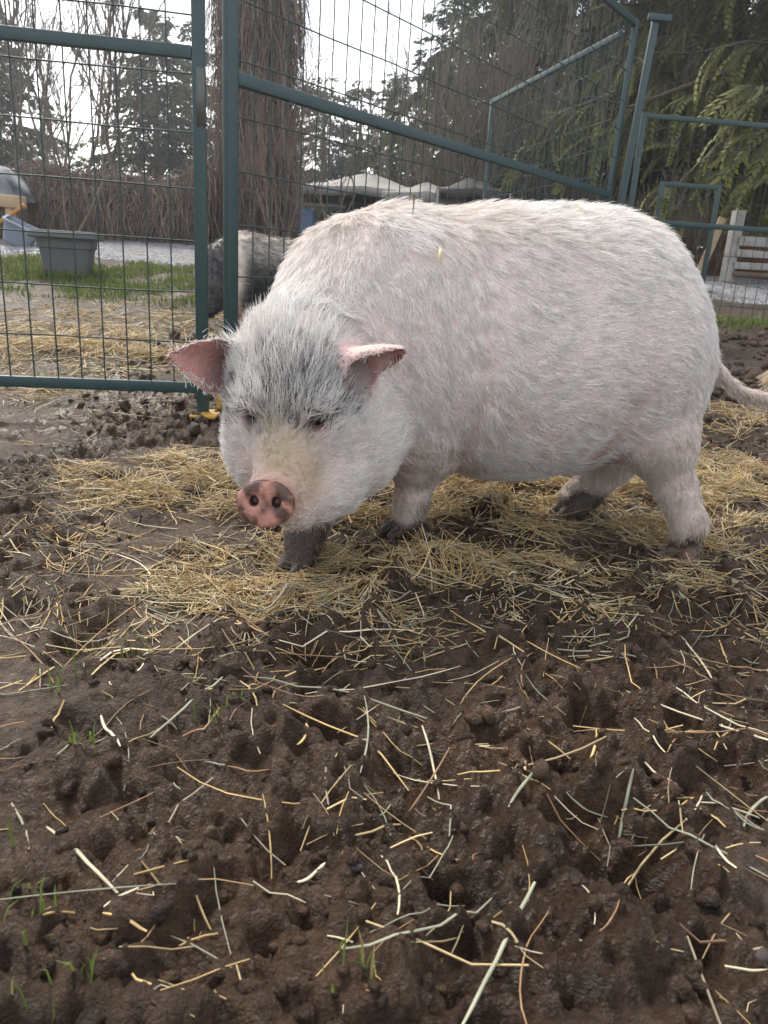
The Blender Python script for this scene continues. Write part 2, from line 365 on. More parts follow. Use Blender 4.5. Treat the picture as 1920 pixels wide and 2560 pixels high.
# yellow stake base lying at the post foot
base = empty('post_base', (PA[0] - 0.005, PA[1] - 0.03, float(HZ(PA[0], PA[1] - 0.03)[0]) + 0.01)); tag(base, 'yellow painted metal base plate at the foot of the green post', 'base plate')
m = MB(); m.box((0, 0, 0.0), (0.105, 0.16, 0.012)); m.build('plate', M_yellow, base, bevel=0.003)
m = MB(); m.bar((-0.042, 0.05, 0.0065), (-0.042, 0.05, 0.15), 0.014, 0.014); m.build('upright', M_yellow, base, bevel=0.002)
m = MB(); m.bar((0.042, 0.05, 0.0065), (0.042, 0.05, 0.15), 0.014, 0.014); m.build('upright', M_yellow, base, bevel=0.002)
# ------------------------------------------------------------------ animals: bodies as one continuous surface from a blended distance field
def smin(a, b, k):
    h = np.clip(0.5 + 0.5 * (b - a) / k, 0, 1); return b + (a - b) * h - k * h * (1 - h)
def smax(a, b, k): return -smin(-a, -b, k)
def d_ell(p, c, r, M=None):
    q = p - np.asarray(c)
    if M is not None: q = q @ np.asarray(M)          # columns of M = local axes
    r = np.asarray(r, float); k0 = np.linalg.norm(q / r, axis=1); k1 = np.linalg.norm(q / (r * r), axis=1) + 1e-9
    return k0 * (k0 - 1) / k1
def d_cone(p, a, b, ra, rb):
    a, b = np.asarray(a, float), np.asarray(b, float); ba = b - a; l2 = ba @ ba
    t = np.clip((p - a) @ ba / l2, 0, 1)
    return np.linalg.norm(p - a - t[:, None] * ba, axis=1) - (ra + (rb - ra) * t)
def d_chain(p, pts, rs, k=0.02):
    d = None
    for i in range(len(pts) - 1):
        e = d_cone(p, pts[i], pts[i + 1], rs[i], rs[i + 1]); d = e if d is None else smin(d, e, k)
    return d
def frame(f, up=(0, 0, 1)):
    f = np.asarray(f, float); f = f / np.linalg.norm(f); l = np.cross(up, f); l /= np.linalg.norm(l); u = np.cross(f, l)
    return np.column_stack([f, l, u])                # forward, left, up
def surface_net(fn, lo, hi, h, block=6):
    """sparse naive surface nets: coarse pass, then only the blocks near the surface"""
    lo = np.array(lo, float); n = (np.ceil((np.array(hi) - lo) / (h * block))).astype(int); N = n * block + 1
    cc = np.stack(np.meshgrid(*[np.arange(k + 1) for k in n], indexing='ij'), -1)
    cd = np.concatenate([fn(c) for c in np.array_split(lo + cc.reshape(-1, 3) * h * block, 8)]).reshape(cc.shape[:3])
    cen = np.stack(np.meshgrid(*[np.arange(k) for k in n], indexing='ij'), -1).reshape(-1, 3)
    D = np.repeat(np.repeat(np.repeat(np.sign(cd[:-1, :-1, :-1]), block, 0), block, 1), block, 2).astype(np.float32)
    D = np.pad(D, ((0, 1),) * 3, mode='edge')
    mn = np.minimum.reduce([np.abs(cd[i:i + n[0], j:j + n[1], k:k + n[2]]) for i in (0, 1) for j in (0, 1) for k in (0, 1)]).ravel()
    act = cen[mn < h * block * 1.12]
    loc = np.stack(np.meshgrid(*[np.arange(block + 1)] * 3, indexing='ij'), -1).reshape(-1, 3)
    pts = (act[:, None] * block + loc[None]).reshape(-1, 3)
    key = np.unique((pts[:, 0] * N[1] + pts[:, 1]) * N[2] + pts[:, 2])
    ii = np.stack([key // (N[1] * N[2]), key // N[2] % N[1], key % N[2]], -1)
    vals = np.concatenate([fn(lo + c * h) for c in np.array_split(ii, 24)])
    D[ii[:, 0], ii[:, 1], ii[:, 2]] = vals
    I = (D < 0)
    s = sum(I[i:N[0] - 1 + i, j:N[1] - 1 + j, k:N[2] - 1 + k].astype(np.int8) for i in (0, 1) for j in (0, 1) for k in (0, 1))
    cells = np.argwhere((s > 0) & (s < 8)); vid = np.full(s.shape, -1, np.int64); vid[tuple(cells.T)] = np.arange(len(cells))
    acc = np.zeros((len(cells), 3)); cnt = np.zeros(len(cells))
    corners = [(i, j, k) for i in (0, 1) for j in (0, 1) for k in (0, 1)]
    cv = {c: D[cells[:, 0] + c[0], cells[:, 1] + c[1], cells[:, 2] + c[2]].astype(float) for c in corners}
    for c in corners:
        for ax in range(3):
            if c[ax]: continue
            e = list(c); e[ax] = 1; e = tuple(e); a, b = cv[c], cv[e]; m = (a < 0) != (b < 0)
            t = np.where(m, a / np.where(m, a - b, 1), 0); q = np.tile(np.array(c, float), (len(cells), 1)); q[:, ax] += t
            acc[m] += q[m]; cnt[m] += 1
    V = lo + (cells + acc / cnt[:, None]) * h
    F = []
    for ax in range(3):
        a1, a2 = (ax + 1) % 3, (ax + 2) % 3
        sl0 = [slice(None)] * 3; sl1 = [slice(None)] * 3; sl0[ax] = slice(0, -1); sl1[ax] = slice(1, None)
        A, B = I[tuple(sl0)], I[tuple(sl1)]; ed = np.argwhere(A != B)
        ed = ed[(ed[:, a1] > 0) & (ed[:, a2] > 0) & (ed[:, a1] < N[a1] - 1) & (ed[:, a2] < N[a2] - 1)]
        def cell(o1, o2):
            c = ed.copy(); c[:, a1] -= o1; c[:, a2] -= o2; return vid[c[:, 0], c[:, 1], c[:, 2]]
        q = np.stack([cell(1, 1), cell(0, 1), cell(0, 0), cell(1, 0)], -1)
        flip = ~A[ed[:, 0], ed[:, 1], ed[:, 2]]; q[flip] = q[flip][:, ::-1]; F.append(q)
    F = np.concatenate(F); return V, F[(F >= 0).all(1)]
def relax(V, F, it=2, lam=0.5):
    e = np.concatenate([F[:, [i, (i + 1) % 4]] for i in range(4)]); n = np.bincount(e[:, 0], minlength=len(V)) + np.bincount(e[:, 1], minlength=len(V))
    for _ in range(it):
        s = np.stack([np.bincount(e[:, 0], V[e[:, 1], k], len(V)) + np.bincount(e[:, 1], V[e[:, 0], k], len(V)) for k in range(3)], -1)
        V = V * (1 - lam) + lam * s / n[:, None]
    return V
def vnormals(V, F):
    fn = np.cross(V[F[:, 2]] - V[F[:, 0]], V[F[:, 3]] - V[F[:, 1]])
    n = np.stack([sum(np.bincount(F[:, i], fn[:, k], len(V)) for i in range(4)) for k in range(3)], -1)
    return n / (np.linalg.norm(n, axis=1, keepdims=True) + 1e-12)
# ------------------------------------------------------------------ the white pig
def gz(x, y): return float(HZ(x, y)[0])
B_S, B_H = at(880, 720, 1.98), at(1340, 735, 2.14)          # shoulder and hip centres
bf = B_S - B_H; bf[2] = 0; BM = frame(bf); bl = BM[:, 1]; bfw = BM[:, 0]
HEAD_N = at(705, 830, 1.70); SNOUT = at(573, 1088, 1.398)
hd = SNOUT - HEAD_N; HM = frame(hd)
ldir = lambda a, b, c: HM @ np.array([a, b, c])
EYE_L = at(541, 903, 1.508); EYE_R = at(683, 912, 1.502)
SM = frame(at(560, 1105, 1.30) - at(598, 1060, 1.48))        # snout disc looks down and out to the camera
def ear_sdf(p, base, tip, side, width, sg, curl, t=0.0062):
    """cupped leaf: a along, s across (side = direction of the lower edge), c thickness (negative = hollow side)"""
    u = tip - base; L = np.linalg.norm(u); u = u / L; v = side - u * (side @ u); v /= np.linalg.norm(v); w = np.cross(u, v) * sg
    q = p - base; a = q @ u / L; b = q @ v; c = q @ w; ac = np.clip(a, 0, 1)
    wid = width * np.where(a < 0.30, 0.86 + 0.18 * np.clip(a, -0.3, 1) / 0.30, 1.04 * np.clip(1 - (np.clip(a, 0, 1.2) - 0.30) / 0.72, 0.0, 2) ** 0.82) + 0.002
    s = (b + 0.10 * width * ac) / np.maximum(wid, 0.004); sc = np.clip(s, -1.3, 1.3)
    cup = 0.045 * (1 - ac) * (1 - sc * sc) - curl * np.clip(-sc, 0, 1.3) ** 2 * (1 - 0.6 * ac) - 0.010 * ac ** 2
    return np.stack([a, s, c - cup, wid, np.full(len(a), L)], 0), t
def ear(p, **e):
    (a, s, c, wid, L), t = ear_sdf(p, **e)
    d = smax(np.abs(c) - t * (1.5 - 0.8 * np.clip(a, 0, 1)), (np.abs(s) - 1) * wid * 0.8, 0.006)
    d = smax(d, np.maximum(-a - 0.12, a - 1.0) * L, 0.006)
    return d * 0.72
EARS = [dict(base=at(500, 803, 1.640), tip=at(356, 771, 1.58), side=np.array([0.10, -0.15, -1.0]), width=0.054, sg=-1, curl=0.012),
        dict(base=at(742, 806, 1.585), tip=at(876, 757, 1.555), side=np.array([0.25, -0.10, -1.0]), width=0.052, sg=1, curl=0.050)]
def cone_ear(p, base=at(742, 808, 1.60), tip=at(877, 757, 1.55), open_=np.array([0.40, -0.72, -0.55]), r0=0.050):
    u = tip - base; L = np.linalg.norm(u); u = u / L; o = open_ - u * (open_ @ u); o /= np.linalg.norm(o)
    q = p - base; a = q @ u / L; ac = np.clip(a, -0.15, 1); rv_ = q - (a * L)[:, None] * u
    ro = r0 * np.clip(1 - ac, 0, 1.2) ** 0.72 * (0.94 + 0.35 * np.clip(ac, 0, 1)) + 0.0055
    out = np.linalg.norm(rv_, axis=1) - ro; inn = np.linalg.norm(rv_ - (0.34 * ro)[:, None] * o, axis=1) - 0.84 * ro + 0.002
    d = smax(smax(out, -inn, 0.004), np.maximum(-a - 0.2, a - 1.0) * L, 0.005)
    return d * 0.85, a, inn, rv_ @ o
def pig_parts(p):
    """named blended parts, each a distance array"""
    d = {}
    t = d_ell(p, at(1090, 738, 2.07), (0.44, 0.345, 0.338), BM)
    t = smin(t, d_ell(p, at(1105, 820, 2.04), (0.325, 0.30, 0.240), BM), 0.10)
    t = smin(t, d_ell(p, at(1286, 724, 2.12), (0.24, 0.31, 0.30), BM), 0.14)
    t = smin(t, d_ell(p, at(1345, 775, 2.10), (0.172, 0.27, 0.20), BM), 0.10)
    sh = d_ell(p, at(872, 708, 2.00), (0.280, 0.312, 0.290), BM)
    sh = smin(sh, d_ell(p, at(905, 845, 1.885), (0.165, 0.170, 0.215), BM), 0.08)
    t = smin(t, sh, 0.045)
    nk = d_cone(p, at(790, 735, 1.92), at(680, 825, 1.74), 0.270, 0.175)
    t = smin(t, nk, 0.09)
    # sheath and loose skin under the flank
    t = smin(t, d_cone(p, at(1285, 930, 2.02), at(1235, 985, 2.02), 0.060, 0.034), 0.05)
    t = smin(t, d_cone(p, at(1325, 890, 1.95), at(1270, 900, 1.88), 0.07, 0.04), 0.05)
    d['body'] = t
    h = d_ell(p, at(655, 860, 1.64), (0.165, 0.140, 0.135), HM)
    h = smin(h, d_ell(p, at(640, 800, 1.66), (0.11, 0.115, 0.085), HM), 0.07)
    h = smin(h, d_ell(p, at(757, 950, 1.69), (0.135, 0.116, 0.140), HM), 0.06)
    h = smin(h, d_ell(p, at(592, 960, 1.655), (0.115, 0.104, 0.130), HM), 0.06)
    h = smin(h, d_cone(p, at(640, 940, 1.56), at(606, 1050, 1.480), 0.096, 0.060), 0.032)
    h = smin(h, d_cone(p, at(700, 1040, 1.58), at(640, 1098, 1.49), 0.085, 0.045), 0.04)
    # brow ridges above the eyes, cheek pads under them
    for e, s in ((EYE_L, 1), (EYE_R, -1)):
        h = smin(h, d_ell(p, e + ldir(-0.035, 0.004 * s, 0.024), (0.042, 0.038, 0.022), HM), 0.025)
        h = smax(h, -d_ell(p, e + ldir(0.004, 0.0, 0.006), (0.036, 0.023, 0.014), HM), 0.010)
    # snout disc with its rim, wrinkles over the nose, nostrils, mouth line
    h = smin(h, d_cone(p, at(612, 1050, 1.49), SNOUT + SM @ np.array([-0.052, 0, 0]), 0.056, 0.046), 0.018)
    q = (p - SNOUT) @ SM; rr = np.hypot(q[:, 1] / 1.08, q[:, 2] / 0.88)
    disc = smax(rr - 0.0495, np.abs(q[:, 0] + 0.006) - 0.012, 0.012) - 0.003
    h = smin(h, disc, 0.010)
    wr = np.sin(np.clip((q[:, 0] + 0.018) / -0.016, 0, 2.0) * 6.283) * 0.0055 * (rr < 0.10) * sstep(-0.01, -0.02, q[:, 0]) * sstep(-0.085, -0.03, q[:, 0])
    h = h + wr
    for s in (-1, 1):
        c = SNOUT + SM @ np.array([0.008, 0.0215 * s, 0.004]); h = smax(h, -d_ell(p, c, (0.026, 0.0105, 0.0125), SM), 0.005)
    mouth = d_cone(p, at(640, 1122, 1.46), at(702, 1062, 1.525), 0.009, 0.011); h = smax(h, -mouth, 0.008)
    d['head'] = h
    d['ear0'] = ear(p, **EARS[0]); d['ear1'] = cone_ear(p)[0]
    # legs
    def leg(pts, rs, hoof, fdir, k=0.035):
        c = d_chain(p, pts, rs, k); f = np.array(fdir, float); f /= np.linalg.norm(f); sd = np.array([-f[1], f[0], 0])
        for s in (-1, 1):   # two cloven toes and two dewclaws
            c = smin(c, d_cone(p, hoof + sd * 0.019 * s + np.array([0, 0, 0.040]), hoof + sd * 0.024 * s + f * 0.062 + np.array([0, 0, 0.010]), 0.025, 0.0135), 0.006)
            c = smin(c, d_cone(p, hoof - f * 0.028 + sd * 0.02 * s + np.array([0, 0, 0.05]), hoof - f * 0.045 + sd * 0.024 * s + np.array([0, 0, 0.022]), 0.011, 0.007), 0.010)
        return c
    up = np.array([0, 0, 1.0])
    d['leg_fl'] = leg([at(915, 900, 1.90), at(905, 985, 1.89), at(893, 1055, 1.89), FLh + up * 0.085, FLh + up * 0.04], [0.112, 0.072, 0.038, 0.034, 0.033], FLh, (-0.9, -0.4, 0))
    d['leg_fr'] = leg([at(700, 940, 1.90), at(680, 1050, 1.80), at(668, 1120, 1.75), FRh + np.array([0.01, 0.03, 0.08]), FRh + up * 0.04], [0.115, 0.075, 0.047, 0.038, 0.036], FRh, (-0.5, -0.85, 0))
    d['leg_hl'] = leg([at(1385, 860, 2.02), at(1425, 955, 1.95), at(1458, 1055, 1.93), HLh + up * 0.115, HLh + up * 0.045], [0.155, 0.085, 0.043, 0.033, 0.033], HLh, (-0.75, -0.65, 0), 0.05)
    d['leg_hr'] = leg([at(1370, 880, 2.26), at(1320, 985, 2.25), at(1268, 1062, 2.24), HRh + np.array([0.02, 0.02, 0.06]), HRh + up * 0.04], [0.15, 0.075, 0.042, 0.037, 0.034], HRh, (-0.9, -0.3, 0), 0.05)
    d['tail'] = d_chain(p, TAIL, [0.026, 0.017, 0.0135, 0.012, 0.0105, 0.009, 0.007], 0.012)
    return d
TAIL = [at(1518, 770, 2.22), at(1552, 806, 2.25), at(1595, 845, 2.26), at(1650, 862, 2.24), at(1712, 852, 2.20), at(1738, 820, 2.18), at(1722, 790, 2.18)]
def pig_fn(p, parts=False):
    d = pig_parts(p)
    r = smin(d['body'], d['head'], 0.06)
    for k, s in (('ear0', 0.022), ('ear1', 0.022), ('leg_fl', 0.04), ('leg_fr', 0.05), ('leg_hl', 0.08), ('leg_hr', 0.05), ('tail', 0.03)): r = smin(r, d[k], s)
    r = r + 0.0025 * noise3(p * 9, 3) + 0.0012 * noise3(p * 28, 4)
    # skin folds: behind the elbow, at the shoulder, at the flank
    q = (p - B_H) @ BM
    r = r + 0.006 * np.exp(-((q[:, 0] - 0.30 + 0.10 * (q[:, 2] + 0.05)) / 0.05) ** 2) * sstep(-0.32, -0.05, q[:, 2]) * sstep(0.36, 0.1, q[:, 2]) * sstep(0.0, 0.15, q[:, 1])
    for pl_, wd_, dp_ in globals().get('FOLDS', []): r = r + dp_ * np.exp(-(np.minimum.reduce([d_cone(p, pl_[i], pl_[i + 1], 0, 0) for i in range(len(pl_) - 1)]) / wd_) ** 2)
    return (r, d) if parts else r
FOLDS = []
def on_skin(x, y):
    d = CAMR @ np.array([(x * PXS - 960) / FPX, (1280 - y * PXS) / FPX, -1.0]); Y_ = np.linspace(1.2, 2.6, 500); v = pig_fn(CAMC + (Y_ / d[1])[:, None] * d); return CAMC + d * (Y_[int(np.argmax(v < 0))] / d[1])
FOLDS = [([on_skin(*q) for q in pts], w, dp) for pts, w, dp in [
    ([(1052, 800), (1044, 860), (1030, 920), (1008, 970), (985, 1000)], 0.016, 0.017), ([(1075, 550), (1092, 620), (1080, 700), (1060, 780)], 0.040, 0.014),
    ([(1375, 880), (1345, 925), (1318, 960), (1285, 985)], 0.020, 0.018), ([(1130, 640), (1150, 740)], 0.05, 0.008),
    ([(878, 985), (920, 992), (960, 985)], 0.010, 0.007), ([(875, 1020), (915, 1026)], 0.009, 0.006)]]
PV, PF = surface_net(pig_fn, (-0.62, 1.28, -0.08), (1.26, 2.56, 1.0), 0.0055)
PV = relax(PV, PF, 1, 0.4); PN = vnormals(PV, PF)
_, PD_ = pig_fn(PV, True)
def mixc(c, k, col): return c * (1 - k[:, None]) + np.array(col) * k[:, None]
def ex(p, c, r): return np.exp(-np.sum(((p - np.asarray(c)) / r) ** 2, axis=1))
# --- skin colour: pink skin, grey brow, tan muzzle, muddy feet, dark ear hollows
leg_min = np.minimum.reduce([PD_[k] for k in ('leg_fl', 'leg_fr', 'leg_hl', 'leg_hr')])
is_leg = sstep(0.03, 0.0, leg_min); above = PV[:, 2] - HZ(PV[:, 0], PV[:, 1])
pc = np.tile(np.array([0.55, 0.445, 0.41]), (len(PV), 1)); nz = noise3(PV * 22, 9); nz2 = noise3(PV * 60, 10)
pc *= (1 + 0.10 * noise3(PV * 6, 7) + 0.06 * nz2)[:, None]
pc = mixc(pc, 0.45 * sstep(0.0, 0.5, noise3(PV * 4.0, 19)), (0.55, 0.40, 0.37))
q_ = (PV - HEAD_N) @ HM; sn = (PV - SNOUT) @ SM
pc = mixc(pc, np.clip(0.7 * ex(PV, at(620, 830, 1.53), 0.095) + 0.85 * ex(PV, at(740, 845, 1.56), 0.045) + 0.8 * ex(PV, at(505, 850, 1.6), 0.04), 0, 0.85), (0.20, 0.185, 0.18))
pc = mixc(pc, np.clip(1.0 * ex(PV, at(620, 1010, 1.45), 0.065) + 0.6 * ex(PV, at(650, 1050, 1.46), 0.05), 0, 0.8), (0.40, 0.29, 0.18))
pc = mixc(pc, np.clip(0.6 * ex(PV, at(595, 965, 1.47), 0.035) * (0.6 + nz), 0, 0.6), (0.28, 0.235, 0.12))
for e in (EYE_L, EYE_R): pc = mixc(pc, np.clip(1.3 * ex(PV, e, 0.021), 0, 0.95), (0.035, 0.022, 0.022))
pc = mixc(pc, np.clip(0.9 * ex(PV, EYE_R + ldir(0.010, 0.0, -0.012), 0.016), 0, 0.7), (0.34, 0.17, 0.16))
rr_ = np.hypot(sn[:, 1], sn[:, 2] / 0.85)
k = sstep(-0.020, -0.008, sn[:, 0]) * sstep(0.075, 0.066, rr_); pc = mixc(pc, k, (0.46, 0.215, 0.165))
pc = mixc(pc, k * np.clip(0.5 + 1.6 * noise3(PV * 70, 33) + 7 * (sn[:, 2]) + 16 * np.maximum(sn[:, 1], 0) + 0.4 * noise3(PV * 140, 34) - 0.2, 0, 0.9), (0.050, 0.027, 0.017))
for s_ in (-1, 1): pc = mixc(pc, sstep(0.0035, 0.0, d_ell(PV, SNOUT + SM @ np.array([0.008, 0.0215 * s_, 0.004]), (0.026, 0.0105, 0.0125), SM)) * sstep(0.006, -0.002, sn[:, 0]), (0.030, 0.016, 0.013))
pc = mixc(pc, sstep(-0.07, -0.02, sn[:, 0]) * (1 - k) * sstep(0.085, 0.07, rr_) * 0.75, (0.52, 0.33, 0.27))
pc = mixc(pc, np.clip(ex(PV, at(1280, 985, 1.93), 0.085) * (0.75 + 0.6 * nz), 0, 0.7), (0.30, 0.17, 0.13))
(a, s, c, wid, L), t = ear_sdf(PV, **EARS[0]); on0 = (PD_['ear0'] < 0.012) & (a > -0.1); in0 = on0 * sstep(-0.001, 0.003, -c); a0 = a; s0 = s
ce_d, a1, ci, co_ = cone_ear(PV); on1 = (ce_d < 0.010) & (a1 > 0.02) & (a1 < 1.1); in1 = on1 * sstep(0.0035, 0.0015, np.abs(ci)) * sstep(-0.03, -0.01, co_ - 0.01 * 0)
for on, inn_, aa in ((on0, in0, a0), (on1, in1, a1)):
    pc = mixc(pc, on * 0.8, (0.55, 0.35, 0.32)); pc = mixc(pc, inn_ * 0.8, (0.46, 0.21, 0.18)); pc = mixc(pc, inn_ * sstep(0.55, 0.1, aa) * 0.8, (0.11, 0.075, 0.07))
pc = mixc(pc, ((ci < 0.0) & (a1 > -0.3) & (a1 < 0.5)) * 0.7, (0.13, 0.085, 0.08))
mudh = 0.062 + 0.035 * nz + 0.028 * noise3(PV * 9, 14) + 0.05 * ex(PV, FRh + np.array([0, 0, 0.06]), 0.12) + 0.035 * ex(PV, HRh, 0.1) + 0.055 * ex(PV, HLh, 0.12)
pc = mixc(pc, is_leg * sstep(0.02, -0.015, above - mudh), (0.036, 0.021, 0.014))
pc *= (1 + 0.45 * is_leg * sstep(0.02, -0.015, above - mudh) * noise3(PV * 45, 88))[:, None]
pc = mixc(pc, np.clip(ex(PV, HLh + np.array([-0.005, -0.035, 0.02]), 0.022), 0, 0.6), (0.36, 0.19, 0.15))
wetness = is_leg * sstep(0.02, -0.015, above - mudh)
def skin_mat():
    m = mat('pig_skin', rough=0.55, attr='col', bump=(95, 0.004)); b = m.node_tree.nodes['Principled BSDF']
    b.inputs['Subsurface Weight'].default_value = 0.12; b.inputs['Subsurface Radius'].default_value = (0.02, 0.008, 0.005); b.inputs['Subsurface Scale'].default_value = 0.5
    return m
M_skin = skin_mat()
pig = empty('pig', (0.35, 2.0, 0.0)); tag(pig, 'large white bristly pig standing on muddy straw with its head lowered', 'pig')
pv_l = PV - np.array([0.35, 2.0, 0.0])
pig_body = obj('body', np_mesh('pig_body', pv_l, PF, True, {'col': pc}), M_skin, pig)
M_eye = mat('eye_dark', (0.012, 0.008, 0.007), 0.12, spec=0.6)
for e in (EYE_L, EYE_R):
    bm = bmesh.new(); bmesh.ops.create_uvsphere(bm, u_segments=16, v_segments=10, radius=0.0125); me = bpy.data.meshes.new('eye'); bm.to_mesh(me); bm.free()
    c = e + ldir(-0.006, 0, 0.0)
    # sink the ball just under the local skin surface
    d0 = float(pig_fn(c[None])[0]); nrm = PN[np.argmin(np.sum((PV - c) ** 2, 1))]; c = c - nrm * (d0 + 0.010)
    obj('eye', me, M_eye, pig_body, c - np.array([0.35, 2.0, 0.0]))
# --- bristles
def triangles(F): return np.concatenate([F[:, [0, 1, 2]], F[:, [0, 2, 3]]])
def grow_hair(name, parent, origin, V, F, N, dens, flow, length, lift, colr, n_clump, per, rad_, seed, K=5, spread=0.008, curl=0.12, matr=None):
    """clumps of bristles; per-vertex dens, flow (N,3), length, lift, colour"""
    rng = np.random.default_rng(seed); T = triangles(F)
    area = 0.5 * np.linalg.norm(np.cross(V[T[:, 1]] - V[T[:, 0]], V[T[:, 2]] - V[T[:, 0]]), axis=1) * dens[T].mean(1)
    cdf = np.cumsum(area); cdf /= cdf[-1]
    def sample(n):
        t = T[np.searchsorted(cdf, rng.random(n))]; r = rng.random((n, 2)); f = r.sum(1) > 1; r[f] = 1 - r[f]
        return t, np.column_stack([1 - r.sum(1), r])
    t, w = sample(n_clump); bl_ = lambda A, t=t, w=w: (A[t] * (w[..., None] if A.ndim == 2 else w)).sum(1)
    P0 = bl_(V); Nn = bl_(N); Nn /= np.linalg.norm(Nn, axis=1, keepdims=True)
    Fl = bl_(flow); Fl -= Nn * (Fl * Nn).sum(1, keepdims=True); Fl /= np.linalg.norm(Fl, axis=1, keepdims=True) + 1e-9
    Bt = np.cross(Nn, Fl); ang = rng.normal(0, 0.13, n_clump) + 0.35 * noise3(P0 * 14, seed); Fl = Fl * np.cos(ang)[:, None] + Bt * np.sin(ang)[:, None]
    Le = bl_(length) * rng.uniform(0.65, 1.3, n_clump); Li = bl_(lift) * rng.uniform(0.6, 1.5, n_clump); Cc = bl_(colr) * rng.uniform(0.72, 1.12, (n_clump, 1))
    rep = lambda A: np.repeat(A, per, axis=0)
    n = n_clump * per; s = np.linspace(0, 1, K)
    dirv = Fl + Nn * Li[:, None]; dirv /= np.linalg.norm(dirv, axis=1, keepdims=True)
    P, D, Nn, L, Bt2 = rep(P0), rep(dirv), rep(Nn), rep(Le) * rng.uniform(0.75, 1.15, n), rep(Bt)
    off = rng.normal(0, spread, (n, 3)); off -= Nn * (off * Nn).sum(1, keepdims=True)
    gather = rng.uniform(0.3, 0.95, n)
    bend = rng.normal(0, curl, (n, 1)) * Bt2 - Nn * rng.uniform(0.05, 0.35, (n, 1)) * np.minimum(rep(Li), 0.8)[:, None]
    pts = P[:, None] + off[:, None] * (1 - gather[:, None, None] * s[None, :, None]) + D[:, None] * (L[:, None] * s)[..., None] + bend[:, None] * (L[:, None] * s ** 2)[..., None]
    pts -= Nn[:, None] * 0.002
    radii = np.broadcast_to(rad_ * (1 - 0.8 * s ** 1.5), (n, K)) * rng.uniform(0.7, 1.25, (n, 1))
    hc = bpy.data.hair_curves.new(name); hc.add_curves([K] * n)
    hc.points.foreach_set('position', (pts - np.asarray(origin)).astype(np.float32).ravel())
    ra = hc.attributes.get('radius') or hc.attributes.new('radius', 'FLOAT', 'POINT'); ra.data.foreach_set('value', radii.astype(np.float32).ravel())
    ca = hc.attributes.new('hcol', 'FLOAT_COLOR', 'CURVE'); cc = np.column_stack([rep(Cc) * rng.uniform(0.85, 1.1, (n, 1)), np.ones(n)]); ca.data.foreach_set('color', cc.astype(np.float32).ravel())
    o = bpy.data.objects.new(name, hc); hc.materials.append(matr); link(o, parent); return o
def hair_mat(name, trans=0.35):
    m = mat(name, rough=0.5, attr='hcol', spec=0.3, trans=trans); return m
M_hair = hair_mat('white_bristle')
flow = np.tile(-bfw * 1.0 + np.array([0, 0, -0.16]), (len(PV), 1))
qb = (PV - B_H) @ BM
wr_ = sstep(0.05, -0.25, qb[:, 0])[:, None]; flow = flow + wr_ * np.array([0, 0, -1.0])         # rump: hair falls
flow = flow + sstep(0.32, 0.62, qb[:, 0])[:, None] * (np.array([0, 0, -1.3]) + 0.45 * bfw)   # neck and shoulder: hair hangs
flow = flow + (sstep(-0.1, 0.2, noise3(PV * 3, 41))[:, None] * np.array([0, 0, -0.30]))
hw = sstep(0.06, -0.03, PD_['head'] - np.minimum(PD_['body'], leg_min))[:, None]
hflow = PV - (SNOUT + ldir(0.0, 0, -0.01)); hflow /= np.linalg.norm(hflow, axis=1, keepdims=True)
flow = flow / np.linalg.norm(flow, axis=1, keepdims=True) * (1 - hw) + hflow * hw * 1.2
lw = sstep(0.03, -0.01, leg_min - PD_['body'])[:, None] * (1 - hw); flow = flow * (1 - lw) + (np.array([0, 0, -1.0]) - 0.45 * bfw) * lw
length = np.full(len(PV), 0.037); length = length * (1 - 0.3 * lw[:, 0])
topk = sstep(0.55, 0.95, PN[:, 2]); length += 0.008 * topk
hl = (PV - HEAD_N) @ HM; fore = hl[:, 0]
crown = ex(PV, at(600, 720, 1.68), 0.13); length = length * (1 - hw[:, 0]) + hw[:, 0] * 0.028
length += 0.030 * crown + 0.026 * ex(PV, at(620, 820, 1.53), 0.10)
muz = sstep(0.20, 0.09, np.linalg.norm(PV - SNOUT, axis=1)); length *= 1 - 0.5 * muz
lift = np.full(len(PV), 0.15) * (1 - 0.35 * muz) + 0.10 * hw[:, 0] * (1 - muz) + 0.10 * lw[:, 0] + 0.45 * crown + 0.35 * ex(PV, at(610, 830, 1.53), 0.10) + 0.10 * topk
dens = np.ones(len(PV)) + 0.5 * hw[:, 0] + 0.4 * lw[:, 0]; dens *= 1 - 0.25 * muz
dens *= sstep(0.060, 0.078, np.linalg.norm((PV - SNOUT), axis=1)); dens *= 1 - 0.45 * sstep(0.015, -0.01, above - mudh) * is_leg; length *= 1 - 0.5 * sstep(0.02, -0.01, above - mudh) * is_leg
for on, inn_, aa in ((on0, in0, a0), (on1, in1, a1)):
    w_ = on & (aa > 0.08); dens = np.where(w_, 0.45 * (1 - 0.8 * inn_), dens); length = np.where(w_, 0.011, length); lift = np.where(w_, 0.22, lift)
rim = on0 & (np.abs(s0) > 0.8) & (a0 > 0.05); dens = np.where(rim, 1.3, dens); length = np.where(rim, 0.017, length)
for e in (EYE_L, EYE_R): dens *= np.clip(1 - 1.7 * ex(PV, e + ldir(0.011, 0, -0.006), 0.026), 0, 1)
dens *= 1 - 0.8 * ex(PV, at(1280, 985, 1.93), 0.07); dens = np.where((ci < 0.001) & (a1 > -0.3) & (a1 < 1), 0.0, dens)
hcol = np.tile(np.array([0.89, 0.865, 0.84]), (len(PV), 1))
hcol = mixc(hcol, 0.30 * sstep(0.35, 0.85, PN[:, 2]) * sstep(-0.3, 0.4, noise3(PV * 5, 77)), (0.62, 0.53, 0.44))
